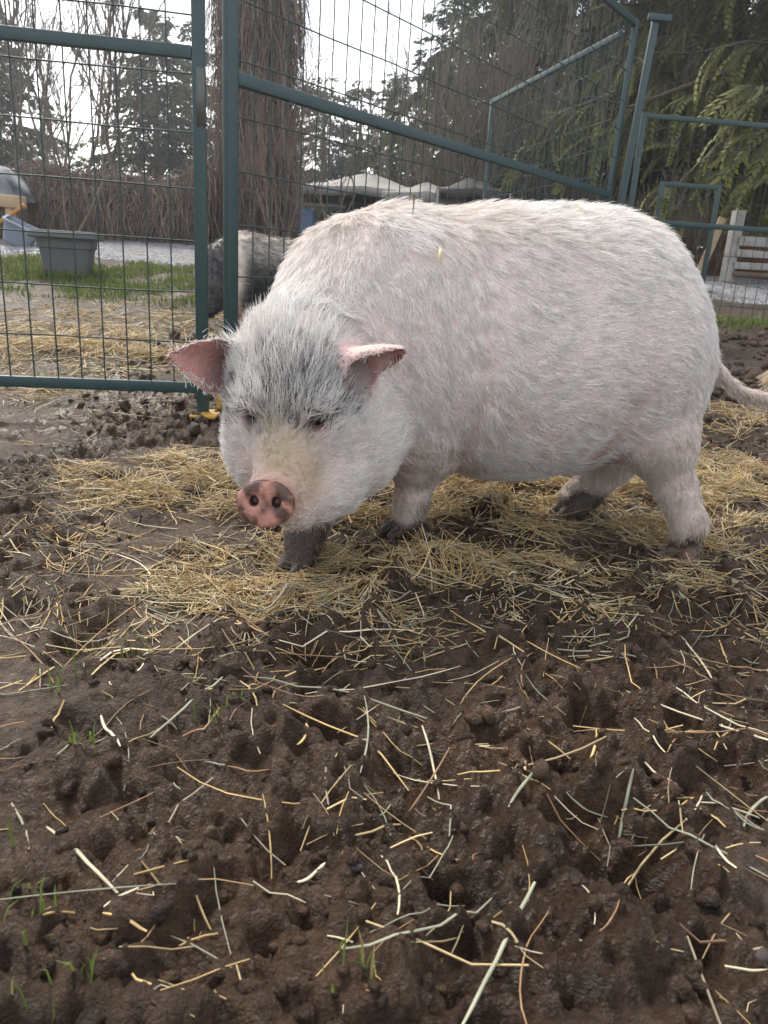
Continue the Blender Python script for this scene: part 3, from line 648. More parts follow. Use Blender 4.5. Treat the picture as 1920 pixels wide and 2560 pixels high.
hcol = mixc(hcol, np.clip(0.45 * ex(PV, at(620, 840, 1.50), 0.11), 0, 1), (0.58, 0.55, 0.51)); hcol = mixc(hcol, np.clip(0.7 * ex(PV, at(738, 845, 1.57), 0.045) + 0.6 * ex(PV, at(505, 860, 1.58), 0.04), 0, 0.75), (0.20, 0.19, 0.18))
hcol = mixc(hcol, np.clip(ex(PV, at(615, 1005, 1.45), 0.07), 0, 0.75), (0.50, 0.38, 0.22))
hcol = mixc(hcol, np.clip(ex(PV, at(595, 965, 1.47), 0.035), 0, 0.6), (0.46, 0.39, 0.22))
hcol = mixc(hcol, 0.96 * is_leg * sstep(0.035, 0.0, above - mudh), (0.050, 0.031, 0.021))
hcol = mixc(hcol, 0.4 * sstep(0.32, 0.18, PV[:, 2]) * sstep(-0.4, 0.4, noise3(PV * 9, 66)), (0.58, 0.47, 0.37)); hcol = mixc(hcol, 0.35 * lw[:, 0], (0.60, 0.48, 0.38)); pinkz = ex(PV, at(770, 735, 1.70), 0.07); dens *= 1 - 0.6 * pinkz; hcol = mixc(hcol, 0.3 * pinkz, (0.7, 0.5, 0.46))
N_CL, N_PER = 36000, 5
grow_hair('bristles', pig_body, (0.35, 2.0, 0.0), PV, PF, PN, dens, flow, length, lift, hcol, N_CL, N_PER, 0.00060, 5, matr=M_hair)
# dark under-bristles of the brow
bd = np.clip(0.5 * ex(PV, at(620, 845, 1.52), 0.09) + 1.3 * ex(PV, at(735, 838, 1.57), 0.045) + 1.2 * ex(PV, at(505, 860, 1.58), 0.04), 0, 1) * (hw[:, 0] > 0.3); bd *= bd > 0.1
grow_hair('brow_bristles', pig_body, (0.35, 2.0, 0.0), PV, PF, PN, bd * (dens > 0.3), flow, length * 0.6, lift * 0.8, np.tile(np.array([0.09, 0.085, 0.08]), (len(PV), 1)), 1000, 5, 0.0006, 6, matr=M_hair)
# tail tuft
tt = np.array(TAIL[-1]); rng_ = np.random.default_rng(9); nt = 160; s_ = np.linspace(0, 1, 6)
dirs = np.array([-0.9, 0.0, -0.28]) + rng_.normal(0, 0.13, (nt, 3)); Lt = rng_.uniform(0.04, 0.10, nt)
tp_ = tt + rng_.normal(0, 0.006, (nt, 1, 3)) + dirs[:, None] * (Lt[:, None] * s_)[..., None] + np.array([0, 0, -0.35]) * (Lt[:, None] * s_ ** 2)[..., None]
hc = bpy.data.hair_curves.new('tail_tuft'); hc.add_curves([6] * nt); hc.points.foreach_set('position', (tp_ - np.array([0.35, 2.0, 0])).astype(np.float32).ravel())
ra = hc.attributes.get('radius') or hc.attributes.new('radius', 'FLOAT', 'POINT'); ra.data.foreach_set('value', np.full(nt * 6, 0.0008, np.float32))
ca = hc.attributes.new('hcol', 'FLOAT_COLOR', 'CURVE'); ca.data.foreach_set('color', np.tile(np.array([0.62, 0.52, 0.36, 1], np.float32), nt))
o = bpy.data.objects.new('tail_tuft', hc); hc.materials.append(M_hair); link(o, pig_body)

def surf_at(x, y):
    d = CAMR @ np.array([(x * PXS - 960) / FPX, (1280 - y * PXS) / FPX, -1.0]); Y_ = np.linspace(1.2, 2.6, 700); v = pig_fn(CAMC + (Y_ / d[1])[:, None] * d); k = int(np.argmax(v < 0)); return CAMC + d * (Y_[k] / d[1])
M_bit = mat('straw_bit', (0.66, 0.56, 0.25), 0.5)
for (x0_, y0_, x1_, y1_, lab_) in [(947, 545, 941, 576, 'short flat yellow straw stuck upright to the pig flank'), (1240, 448, 1262, 470, 'thin brown straw lying across the pig rump'), (893, 440, 890, 478, 'long thin pale straw on the pig shoulder'), (900, 446, 910, 450, 'tiny pale straw chip on the pig back'), (1010, 460, 1030, 468, 'bent golden straw chip on top of the pig back')]:
    A, B = surf_at(x0_, y0_), surf_at(x1_, y1_); nn_ = PN[np.argmin(np.sum((PV - A) ** 2, 1))]; A = A + nn_ * 0.013; B = B + nn_ * 0.013
    t_ = B - A; w_ = np.cross(t_, nn_); w_ = w_ / np.linalg.norm(w_) * (0.0028 if x0_ == 947 else 0.0013); mb_ = MB(); mid_ = (A + B) / 2 + nn_ * 0.002
    vv_ = np.array([A - w_, A + w_, mid_ + w_, mid_ - w_, B - w_ * 0.7, B + w_ * 0.7]); vv_ = np.concatenate([vv_, vv_ + nn_ * 0.001]) - A
    qq_ = [[0, 1, 2, 3], [3, 2, 5, 4], [6, 9, 8, 7], [9, 10, 11, 8], [0, 6, 7, 1], [4, 5, 11, 10], [1, 7, 8, 2], [2, 8, 11, 5], [0, 3, 9, 6], [3, 4, 10, 9]]
    tag(obj('straw_bit', np_mesh('straw_bit', vv_, np.array(qq_), False), M_bit, None, A), lab_, 'straw')
# ------------------------------------------------------------------ second pig behind the fence
def simple_pig():
    O = at(560, 712, 5.35); O[2] = gz(O[0], O[1])
    c = at(606, 592, 5.35); f = np.array([-0.97, -0.24, 0.0]); M = frame(f); L = lambda a, b, z: np.array([c[0], c[1], 0]) + M[:, 0] * a + M[:, 1] * b + np.array([0, 0, z])
    zc = c[2]; g0 = O[2]
    headc = at(478, 622, 5.18); sn_ = at(452, 668, 5.08)
    legs = [(0.27, 0.13), (0.30, -0.13), (-0.30, 0.14), (-0.27, -0.14)]
    def fn(p, parts=False):
        b = d_ell(p, L(-0.02, 0, zc - 0.02), (0.44, 0.24, 0.245), M)
        b = smin(b, d_ell(p, L(0.26, 0, zc + 0.005), (0.22, 0.215, 0.235), M), 0.12)
        b = smin(b, d_ell(p, L(-0.33, 0, zc), (0.20, 0.22, 0.225), M), 0.12)
        h = smin(d_cone(p, L(0.36, 0, zc), headc, 0.18, 0.125), d_cone(p, headc, sn_, 0.105, 0.052), 0.05)
        r = smin(b, h, 0.07)
        for a, s in legs:
            q = L(a, s, g0)
            r = smin(r, d_chain(p, [q + np.array([0, 0, 0.24]), q + np.array([0, 0, 0.11]), q + np.array([0, 0, 0.025])], [0.085, 0.040, 0.043], 0.03), 0.05)
        for s in (-1, 1):
            e0 = headc + M[:, 1] * 0.09 * s + np.array([0.05, 0.04, 0.09]); r = smin(r, d_ell(p, e0 + M[:, 1] * 0.05 * s, (0.055, 0.045, 0.016), frame(M[:, 0] + M[:, 1] * s)), 0.02)
        r = smin(r, d_chain(p, [L(-0.50, 0, zc + 0.06), L(-0.58, 0, zc - 0.03), L(-0.60, 0.02, zc - 0.14)], [0.02, 0.012, 0.008], 0.01), 0.02)
        return r
    V, F = surface_net(fn, c - np.array([0.95, 0.75, 0.62]), c + np.array([0.85, 0.75, 0.42]), 0.0115)
    V = relax(V, F, 2); N = vnormals(V, F)
    q = (V - np.array([c[0], c[1], zc])) @ M
    col = np.tile(np.array([0.035, 0.034, 0.036]), (len(V), 1))
    col = mixc(col, sstep(-0.02, 0.14, q[:, 2]) * sstep(0.36, 0.26, q[:, 0]), (0.24, 0.215, 0.19))
    band = np.exp(-((q[:, 0] - 0.285 - 0.25 * np.abs(q[:, 2] - 0.02) ** 1.4) / 0.042) ** 2); col = mixc(col, np.clip(band * 1.1, 0, 1), (0.62, 0.54, 0.46))
    lw_ = sstep(-0.20, -0.27, q[:, 2]) * sstep(0.0, 0.2, q[:, 0]) * sstep(0.40, 0.34, q[:, 0]); col = mixc(col, lw_, (0.42, 0.24, 0.19))
    root = empty('pig', O); tag(root, 'black and grey pig with a pale shoulder band behind the wire fence', 'pig')
    fb_ = obj('body', np_mesh('far_pig_body', V - O, F, True, {'col': col}), M_skin, root)
    fl = np.tile(-M[:, 0] + np.array([0, 0, -0.6]), (len(V), 1))
    grow_hair('bristles', fb_, O, V, F, N, np.ones(len(V)), fl, np.full(len(V), 0.035) + 0.02 * (N[:, 2] > 0.7), np.full(len(V), 0.25), col * 1.15, 4500, 4, 0.0011, 8, K=4, matr=M_hair)
simple_pig()
# ------------------------------------------------------------------ vegetation builders
def unit(a): return a / (np.linalg.norm(a, axis=-1, keepdims=True) + 1e-9)
def shoots(parent, pr, m, lenf, spread, up, rng, K=5, rf=0.5, t0=0.25, wob=0.06, plen=None):
    """m side shoots on every parent path; returns paths, base radii"""
    N, Kp, _ = parent.shape; t = rng.uniform(t0, 0.98, (N, m)) * (Kp - 1); i = np.minimum(t.astype(int), Kp - 2); f = (t - i)[..., None]
    ar = np.arange(N)[:, None]; st = parent[ar, i] * (1 - f) + parent[ar, i + 1] * f; tg = unit(parent[ar, i + 1] - parent[ar, i])
    pl_ = np.linalg.norm(np.diff(parent, axis=1), axis=2).sum(1)[:, None]
    d = unit(tg + rng.normal(0, spread, (N, m, 3)) + np.array([0, 0, up])); Ln = pl_ * lenf * rng.uniform(0.55, 1.25, (N, m)) * (1.15 - 0.6 * t / (Kp - 1))
    s = np.linspace(0, 1, K); w = np.cumsum(rng.normal(0, wob, (N, m, K, 3)), axis=2); w -= w[:, :, :1]
    p = st[:, :, None] + (d[:, :, None] * s[:, None] + w * s[:, None]) * Ln[..., None, None] + np.array([0, 0, 0.10 * up]) * (Ln[..., None, None] * s[:, None] ** 2)
    r = pr[:, None] * rf * rng.uniform(0.7, 1.1, (N, m)); return p.reshape(-1, K, 3), r.reshape(-1)
def taper(r, K, tip=0.35): return r[:, None] * np.linspace(1, tip, K)[None]
def bare_plant(name, label, cat, base, stems, height, lean, seed, r0, levels, col, group=None, spread=0.35, trunk_split=True, base_r=0.05, up=0.25, minr=0.003):
    rng = np.random.default_rng(seed); base = np.asarray(base, float); K = 7; s = np.linspace(0, 1, K)
    root = empty(name, base); tag(root, label, cat, group)
    st = rng.normal(0, base_r, (stems, 1, 3)) * np.array([1, 1, 0]); d = unit(np.column_stack([rng.normal(0, lean, (stems, 2)), np.ones(stems)]))
    w = np.cumsum(rng.normal(0, 0.03, (stems, K, 3)), axis=1); w -= w[:, :1]
    H = height * rng.uniform(0.75, 1.1, stems)
    p0 = st + (d[:, None] * s[:, None] + w) * H[:, None, None] - np.array([0, 0, 0.05]); r = np.full(stems, r0) * rng.uniform(0.7, 1.2, stems)
    v, q = tubes(p0, taper(r, K, 0.25), 6); mtrl = mat(name + '_bark', col, 0.85, noise=(20, 0.6, tuple(np.array(col) * 1.9)))
    obj('stems' if stems > 1 else 'trunk', np_mesh('stems', v, q), mtrl, root)
    P_, R_ = p0, r; vs_, qs_, nv = [], [], 0
    for (m_, lf, kk) in levels:
        P_, R_ = shoots(P_, R_, m_, lf, spread, up, rng, kk, 0.55); R_ = np.maximum(R_, minr)
        v, q = tubes(P_, np.maximum(taper(R_, kk, 0.4), minr * 0.7), 3); vs_.append(v); qs_.append(q + nv); nv += len(v)
    o = obj('twigs', np_mesh('twigs', np.concatenate(vs_), np.concatenate(qs_)), mtrl, root); o['kind'] = 'stuff'
    return root
M_leaf = mat('conifer_leaf', rough=0.7, attr='col', spec=0.2, trans=0.3)
def leaf_quads(P_, d, n, L_, W_):
    """slim diamond at P_, along d, width axis n"""
    a = P_; b = P_ + d * L_[:, None] * 0.5 + n * W_[:, None]; c = P_ + d * L_[:, None]; e = P_ + d * L_[:, None] * 0.5 - n * W_[:, None]
    V = np.stack([a, b, c, e], 1).reshape(-1, 3); return V, np.arange(len(V)).reshape(-1, 4)
def conifer(label, base, height, radius, n_br, n_leaf, seed, col=(0.036, 0.052, 0.032), low=0.05, droop=0.35, leaf=(0.155, 0.036), ragged=0.3, group='dark conifers beyond the yard', col2=None):
    n_leaf = int(n_leaf * 1.1); rng = np.random.default_rng(seed); base = np.asarray(base, float); root = empty('conifer_tree', base); tag(root, label, 'tree', group)
    K = 6; s = np.linspace(0, 1, K); bark = M_bark
    tr = np.array([[0, 0, -0.2], [0.02, 0, height * 0.5], [0, 0, height]]); v, q = tubes(tr[None], np.array([[0.045, 0.03, 0.006]]) * height * 0.55, 7)
    obj('trunk', np_mesh('trunk', v, q), bark, root)
    z = height * (low + (0.99 - low) * rng.random(n_br) ** 0.9); f = z / height
    prof = radius * np.clip(1.06 - f, 0.03, 1) ** 0.75 * rng.uniform(1 - ragged, 1 + ragged * 0.6, n_br)
    az = rng.uniform(0, 2 * np.pi, n_br); dr = np.column_stack([np.cos(az), np.sin(az)])
    pth = np.zeros((n_br, K, 3)); pth[..., :2] = dr[:, None] * (prof[:, None] * s)[..., None]
    pth[..., 2] = z[:, None] + prof[:, None] * (0.18 * s - droop * s ** 2) + 0.25 * (f[:, None] > 0.75) * prof[:, None] * s
    v, q = tubes(pth, np.linspace(1, 0.2, K)[None] * (0.006 + 0.012 * prof[:, None]), 3); o = obj('branches', np_mesh('branches', v, q), bark, root); o['kind'] = 'stuff'
    pr_ = prof / prof.sum(); b = rng.choice(n_br, n_leaf, p=pr_); t = rng.random(n_leaf) ** 0.6 * (K - 1); i = np.minimum(t.astype(int), K - 2); u = (t - i)[:, None]
    P_ = pth[b, i] * (1 - u) + pth[b, i + 1] * u; side = np.column_stack([-dr[b, 1], dr[b, 0], np.zeros(n_leaf)])
    sp = rng.normal(0, 0.10, n_leaf) * (1.2 - t / K) * prof[b] * 1.3; P_ = P_ + side * sp[:, None] + np.array([0, 0, -0.25]) * np.abs(sp)[:, None] + rng.normal(0, 0.03, (n_leaf, 3))
    d = unit(np.column_stack([dr[b] * 0.6, np.full(n_leaf, -0.55)]) + side * np.sign(sp)[:, None] * 0.5 + rng.normal(0, 0.35, (n_leaf, 3)))
    nn = unit(np.cross(d, rng.normal(0, 1, (n_leaf, 3)))); Ls = leaf[0] * rng.uniform(0.5, 1.4, n_leaf); Ws = leaf[1] * rng.uniform(0.5, 1.3, n_leaf)
    V, F = leaf_quads(P_, d, nn, Ls, Ws)
    c = np.array(col) * rng.uniform(0.55, 1.5, (n_leaf, 1)); c2 = np.array(col2 if col2 is not None else np.array(col) * np.array([1.5, 1.35, 0.9])); k = (rng.random(n_leaf) < 0.3)[:, None]; c = np.where(k, c2 * rng.uniform(0.7, 1.3, (n_leaf, 1)), c)
    o = obj('crown', np_mesh('crown', V, F, False, {'col': np.repeat(c, 4, 0)}), M_leaf, root); return root
M_bark = mat('bark', (0.060, 0.045, 0.036), 0.9, noise=(14, 0.7, (0.12, 0.095, 0.08)), bump=(30, 0.02))
# --- drooping cedar on the right: fronds of fine leaflets hanging from arching limbs
def frond_template():
    rib = np.array([[0, 0, 0], [0.10, 0, -0.01], [0.22, 0, -0.05], [0.34, 0, -0.13], [0.42, 0, -0.23]]); V, Q = [], []
    n = 10
    for k in range(n):
        t = 0.06 + 0.92 * k / (n - 1); x = t * 4; i = min(int(x), 3); p = rib[i] + (rib[i + 1] - rib[i]) * (x - i); tg = rib[i + 1] - rib[i]; tg = tg / np.linalg.norm(tg)
        for s in (-1, 1):
            ln = 0.13 * (1 - 0.65 * t) * (0.5 + 0.5 * min(1, t * 5)); d = tg * 0.78 + np.array([0, 0.62 * s, -0.10]); d /= np.linalg.norm(d)
            wv = np.cross(d, np.array([0, 0, 1.0])); wv /= np.linalg.norm(wv); w_ = 0.019
            b0 = len(V); V += [p, p + d * ln * 0.5 + wv * w_, p + d * ln + np.array([0, 0, -0.015]), p + d * ln * 0.5 - wv * w_]; Q.append([b0, b0 + 1, b0 + 2, b0 + 3])
    return np.array(V), np.array(Q)
def cedar(label, base, height, radius, n_limb, n_frond, seed, zlow, col, tip, face=None, name='cedar_tree', limb_w=1.0):
    rng = np.random.default_rng(seed); base = np.asarray(base, float); root = empty(name, base); tag(root, label, 'tree')
    tr = np.array([[0, 0, -0.3], [0.05, 0.03, height * 0.5], [0, 0, height]]); v, q = tubes(tr[None], np.array([[0.34, 0.2, 0.03]]), 10); obj('trunk', np_mesh('trunk', v, q), M_bark, root)
    K = 8; s = np.linspace(0, 1, K); z = zlow + (height * 0.93 - zlow) * rng.random(n_limb) ** 1.15
    az = rng.uniform(0, 2 * np.pi, n_limb) if face is None else rng.normal(face, 1.1, n_limb)
    R_ = radius * np.clip(1.1 - (z - zlow) / (height - zlow), 0.12, 1) ** 0.6 * rng.uniform(0.6, 1.1, n_limb); dr = np.column_stack([np.cos(az), np.sin(az)])
    w = np.cumsum(rng.normal(0, 0.025, (n_limb, K, 3)), axis=1); pth = np.zeros((n_limb, K, 3)); pth[..., :2] = dr[:, None] * (R_[:, None] * s)[..., None]
    pth[..., 2] = z[:, None] + R_[:, None] * (0.32 * s - 0.62 * s ** 2 + 0.18 * s ** 4); pth += w * R_[:, None, None]
    v, q = tubes(pth, np.linspace(1, 0.15, K)[None] * (0.012 + 0.010 * R_[:, None]), 5); o = obj('limbs', np_mesh('limbs', v, q), M_bark, root); o['kind'] = 'stuff'
    sec, sr = shoots(pth, np.full(n_limb, 0.012), 9, 0.28, 0.55, -0.35, rng, 5, 0.6, 0.2); v, q = tubes(sec, taper(sr, 5), 3); o = obj('twigs', np_mesh('twigs', v, q), M_bark, root); o['kind'] = 'stuff'
    T, TQ = frond_template(); pool = np.concatenate([sec, sec]); b = rng.integers(0, len(sec), n_frond); t = rng.uniform(0.15, 1, n_frond) * 4; i = np.minimum(t.astype(int), 3); u = (t - i)[:, None]
    P_ = sec[b, i] * (1 - u) + sec[b, i + 1] * u; tg = unit(sec[b, i + 1] - sec[b, i]); x = unit(tg * np.array([1, 1, 0.4]) + rng.normal(0, 0.45, (n_frond, 3)) + np.array([0, 0, -0.55]))
    zz = np.array([0, 0, 1.0]) + rng.normal(0, 0.3, (n_frond, 3)); y = unit(np.cross(zz, x)); zz = np.cross(x, y); sc = rng.uniform(0.55, 1.25, n_frond)[:, None, None] * limb_w
    V = P_[:, None] + sc * (T[None, :, 0:1] * x[:, None] + T[None, :, 1:2] * y[:, None] + T[None, :, 2:3] * zz[:, None])
    F = (np.arange(n_frond)[:, None, None] * len(T) + TQ[None]).reshape(-1, 4)
    k = np.clip(T[:, 0] / 0.42, 0, 1)[None, :, None]; br = rng.uniform(0.6, 1.35, (n_frond, 1, 1)); c = (np.array(col) * (1 - k) + np.array(tip) * k) * br
    o = obj('crown', np_mesh('crown', V.reshape(-1, 3), F, False, {'col': np.broadcast_to(c, V.shape).reshape(-1, 3)}), M_leaf, root); return root
cb = at(1585, 560, 11.8); cedar('tall cedar with drooping olive fronds above the board fence', (cb[0] + 1.3, 12.0, ramp(12.0) - 0.05), 10.5, 4.6, 150, 7600, 4, 1.15, (0.034, 0.043, 0.022), (0.185, 0.190, 0.058), limb_w=1.3)
cb = at(1230, 560, 15.5); cedar('dark cedar rising behind the bare shrub thicket', (cb[0], 15.5, ramp(15.5) - 0.05), 12, 3.8, 120, 5000, 8, 1.2, (0.024, 0.032, 0.020), (0.085, 0.094, 0.040), limb_w=1.25)
# --- conifers
def gnd(x, Y): p = at(x, 560, Y); return (p[0], Y, float(ramp(Y)) - 0.05)
def top_h(x, y, Y): return at(x, y, Y)[2] - float(ramp(Y))
conifer('tall conifer at the end of the hedge beside the covered heap', gnd(18, 19), top_h(18, 5, 19), 2.0, 130, 8500, 21, ragged=0.4)
conifer('broad dark conifer just beyond the vine-covered wall', gnd(345, 21), top_h(345, 20, 21), 2.6, 200, 13000, 22, low=0.02, ragged=0.4)
conifer('slim conifer close beside the vine-clad trunk', gnd(425, 23), top_h(425, 45, 23), 1.7, 110, 7000, 23, ragged=0.4)
conifer('short pointed conifer next to the vine-clad trunk behind the canopies', gnd(690, 26), top_h(690, 150, 26), 2.5, 130, 8500, 24, low=0.02)
conifer('small conifer with a narrow tip between two taller ones', gnd(765, 27), top_h(765, 165, 27), 1.7, 110, 7000, 25, low=0.02)
conifer('pointed conifer rising straight over the grey canopy peak', gnd(830, 27), top_h(830, 150, 27), 1.9, 120, 7000, 26, low=0.02)
conifer('tall ragged conifer over the lower grey canopy', gnd(960, 21), top_h(960, -90, 21), 2.4, 170, 11000, 27, low=0.03, ragged=0.5)
conifer('tall dark conifer behind the brown shrub thicket', gnd(1090, 19), top_h(1090, -330, 19), 2.3, 190, 12000, 28, low=0.03, ragged=0.45)
conifer('dense low conifer filling the gap behind the thicket', gnd(900, 30), top_h(900, 210, 30), 3.2, 130, 8000, 29, low=0.01)
conifer('low round conifer beyond the vine hedge gap', gnd(575, 30), top_h(575, 215, 30), 3.0, 120, 7000, 30, low=0.01)
conifer('far conifer behind the bare trees past the hedge', gnd(110, 34), top_h(95, 215, 34), 2.8, 110, 6000, 31, low=0.01)
conifer('low dark conifer tucked under the tall cedar', gnd(1420, 17), top_h(1420, -60, 17), 3.0, 170, 11000, 32, low=0.01, leaf=(0.26, 0.06))
conifer('thick dark conifer filling the sky behind the tall cedar', gnd(1640, 18), top_h(1640, -250, 18), 3.4, 190, 12000, 33, low=0.01, leaf=(0.28, 0.07))
conifer('tall dark conifer between the two cedars', gnd(1290, 20), top_h(1290, -250, 20), 3.0, 180, 11000, 34, low=0.02, leaf=(0.24, 0.055))
# --- bare trees and shrubs
BR = (0.095, 0.080, 0.066)
bare_plant('bare_tree', 'slender bare tree with many thin trunks behind the vine hedge', 'tree', gnd(140, 12.5), 6, 4.6, 0.16, 41, 0.028, [(7, 0.42, 5), (6, 0.5, 4), (3, 0.5, 3)], BR, spread=0.32)
bare_plant('bare_tree', 'single straight bare tree beside the broad dark conifer', 'tree', gnd(244, 13.5), 2, 4.8, 0.05, 42, 0.035, [(14, 0.34, 5), (6, 0.5, 4), (4, 0.5, 3)], BR, spread=0.4)
bare_plant('bare_tree', 'thin leaning bare tree near the end of the vine hedge', 'tree', gnd(60, 13.0), 3, 5.0, 0.12, 43, 0.026, [(9, 0.36, 5), (6, 0.5, 4), (4, 0.5, 3)], BR, spread=0.35)
bare_plant('bare_shrub', 'bare shrub of reddish twigs in front of the vine-clad trunk', 'shrub', gnd(600, 8.9), 7, 1.7, 0.32, 44, 0.012, [(6, 0.45, 5), (4, 0.5, 4), (2, 0.5, 3)], (0.13, 0.088, 0.070), spread=0.4)
bare_plant('bare_shrub', 'bare forked shrub before the grey canopies', 'shrub', gnd(715, 9.8), 5, 1.5, 0.22, 45, 0.013, [(6, 0.45, 5), (4, 0.5, 4), (2, 0.5, 3)], (0.12, 0.095, 0.078), spread=0.35)
for i_, (x_, Y_, h_, n_, lab_) in enumerate([(915, 13.8, 2.9, 16, 'pale bare shrub fanning up over the lower grey canopy'), (985, 12.6, 3.0, 22, 'dense bare shrub behind the dark domed canopy'), (1060, 12.2, 3.0, 24, 'tall fan of bare stems behind the receding wire fence'), (1135, 12.4, 2.7, 20, 'bare brown shrub seen through the receding wire fence'), (1220, 12.0, 2.4, 18, 'bare shrub between the receding fence and the cedar')]):
    bare_plant('bare_shrub', lab_, 'shrub', gnd(x_, Y_), n_, h_, 0.24, 50 + i_, 0.016, [(8, 0.36, 4), (5, 0.45, 3), (1, 0.5, 3)], (0.135, 0.112, 0.086), spread=0.26, base_r=0.16, up=0.5)
for i_, (x_, Y_, lab_) in enumerate([(1350, 10.6, 'dry brown shrub at the foot of the leaning green post'), (1430, 10.8, 'dry twiggy shrub left of the narrow gate frame'), (1490, 10.7, 'dry twiggy shrub framed by the narrow gate')]):
    bare_plant('dry_shrub', lab_, 'shrub', gnd(x_, Y_), 22, 1.05, 0.40, 60 + i_, 0.008, [(7, 0.5, 4), (5, 0.5, 3)], (0.150, 0.118, 0.085), spread=0.5, base_r=0.22, up=0.2)
# ------------------------------------------------------------------ dead vines: clad trunk and hedge wall
M_vine = mat('dead_vine', rough=0.9, attr='col', spec=0.15)
M_core = mat('vine_core', (0.040, 0.031, 0.027), 0.95, noise=(12, 0.7, (0.07, 0.055, 0.048)), bump=(18, 0.08))
def strands(start, d0, L_, rng, K=4, sag=0.9, wob=0.05, r=0.0048):
    n = len(start); s = np.linspace(0, 1, K); w = np.cumsum(rng.normal(0, wob, (n, K, 3)), axis=1); w -= w[:, :1]
    dirs = d0[:, None] * (s * (1 - s * 0.6))[None, :, None] + np.array([0, 0, -1.0]) * (sag * s ** 1.5)[None, :, None]
    p = start[:, None] + (dirs + w) * L_[:, None, None]
    col = np.array([0.185, 0.140, 0.116]) * rng.uniform(0.45, 1.6, (n, 1)) * rng.uniform(0.92, 1.08, (n, 3))
    return tubes(p, np.broadcast_to(r * np.linspace(1, 0.5, K), (n, K)) * rng.uniform(0.6, 1.4, (n, 1)), 3, cols=col)
rv = np.random.default_rng(77)
cl = at(475, 350, 10.6); cr = at(632, 350, 10.6); cx, rw = (cl[0] + cr[0]) / 2, (cr[0] - cl[0]) / 2; vb = np.array([cx, 10.6, float(ramp(10.6)) - 0.05])
vt = empty('vine_clad_trunk', vb); tag(vt, 'massive tree trunk hung all over with dead brown vines', 'tree')
kz = np.linspace(0, 7.5, 16); pts = np.column_stack([0.05 * np.sin(kz), 0 * kz, kz]); v, q = tubes(pts[None], np.broadcast_to(rw * 0.82 * (1 + 0.06 * np.sin(kz * 3)), (1, 16)), 20)
obj('trunk', np_mesh('trunk', v, q), M_core, vt)
nv_ = 7500; a = rv.uniform(0, 2 * np.pi, nv_); z = rv.uniform(0.35, 7.4, nv_); rr = rw * rv.uniform(0.80, 1.0, nv_)
stt = np.column_stack([np.cos(a) * rr, np.sin(a) * rr, z]); d0 = np.column_stack([np.cos(a), np.sin(a), np.full(nv_, 0.1)]) * rv.uniform(0.1, 0.55, (nv_, 1))
v, q, c = strands(stt, d0, np.minimum(rv.uniform(0.35, 1.1, nv_), z), rv); o = obj('hanging_vines', np_mesh('hanging_vines', v, q, False, {'col': c}), M_vine, vt); o['kind'] = 'stuff'
hx0 = at(58, 450, 10.2)[0]; hx1 = at(452, 450, 10.2)[0]; hz = float(ramp(10.2))
vh = empty('vine_hedge', ((hx0 + hx1) / 2, 10.2, hz)); tag(vh, 'long low wall smothered in dead brown vines behind the planter', 'hedge')
nx = 60; xs = np.linspace(hx0, hx1, nx); topz = np.array([at(70 + 375 * i / (nx - 1), 352 + 32 * math.sin(min(1, i / (nx * 0.8)) * 1.6) - 38 * max(0, (i / nx - 0.82) / 0.18) ** 1.5, 10.2)[2] for i in range(nx)]) - hz - 0.06
hm = []; 
for i in range(nx):
    for t_ in np.linspace(0, np.pi, 11): hm.append((xs[i] - (hx0 + hx1) / 2, -0.38 * math.cos(t_) * (1 - 0.2 * math.sin(t_)), -0.05 + (topz[i] + 0.05) * math.sin(t_) ** 0.6))
hm = np.array(hm); hi_ = np.arange(nx * 11).reshape(nx, 11); hq = np.stack([hi_[:-1, :-1], hi_[1:, :-1], hi_[1:, 1:], hi_[:-1, 1:]], -1).reshape(-1, 4)
hm = hm + 0.05 * np.stack([noise3(hm * 4, 1), noise3(hm * 4, 2), noise3(hm * 4, 3)], -1)
obj('wall_core', np_mesh('wall_core', hm, hq), M_core, vh)
n_ = 9000; i = rv.integers(0, nx * 11, n_); stt = hm[i] + rv.normal(0, 0.06, (n_, 3)); t_ = (i % 11) / 10 * np.pi; d0 = np.column_stack([rv.normal(0, 0.35, n_), -np.cos(t_) * 0.5, np.sin(t_) * 0.55]) * rv.uniform(0.3, 1.0, (n_, 1))
Lh = np.minimum(rv.uniform(0.25, 0.75, n_), np.maximum(stt[:, 2] * 1.1, 0.08)); v, q, c = strands(stt, d0, Lh, rv, wob=0.09); o = obj('hanging_vines', np_mesh('hanging_vines', v, q, False, {'col': c}), M_vine, vh); o['kind'] = 'stuff'
# ------------------------------------------------------------------ yard objects
def ring_loft(name, rings, mtl, parent=None, close=True, bevel=0.0):
    """rings: list of (w, d, z) rectangles with rounded corners"""
    V = []; n = 24
    for (w, d, z) in rings:
        for k in range(n):
            a = 2 * np.pi * (k + 0.5) / n; c, s = math.cos(a), math.sin(a); e = 0.28
            V.append((w / 2 * math.copysign(abs(c) ** e, c), d / 2 * math.copysign(abs(s) ** e, s), z))
    R_ = len(rings); F = [[r * n + k, r * n + (k + 1) % n, (r + 1) * n + (k + 1) % n, (r + 1) * n + k] for r in range(R_ - 1) for k in range(n)]
    me = bpy.data.meshes.new(name); me.from_pydata([tuple(map(float, v)) for v in V], [], F + ([list(range(n))[::-1]] if close else [])); me.update()
    return obj(name, me, mtl, parent)
M_pot = mat('grey_plastic', (0.085, 0.093, 0.102), 0.55, noise=(6, 0.5, (0.10, 0.095, 0.085)))
M_soil = mat('pot_soil', (0.03, 0.022, 0.016), 0.95, bump=(60, 0.01))
pp = at(150, 602, 7.0); pz = gz(pp[0], 7.0) - 0.02
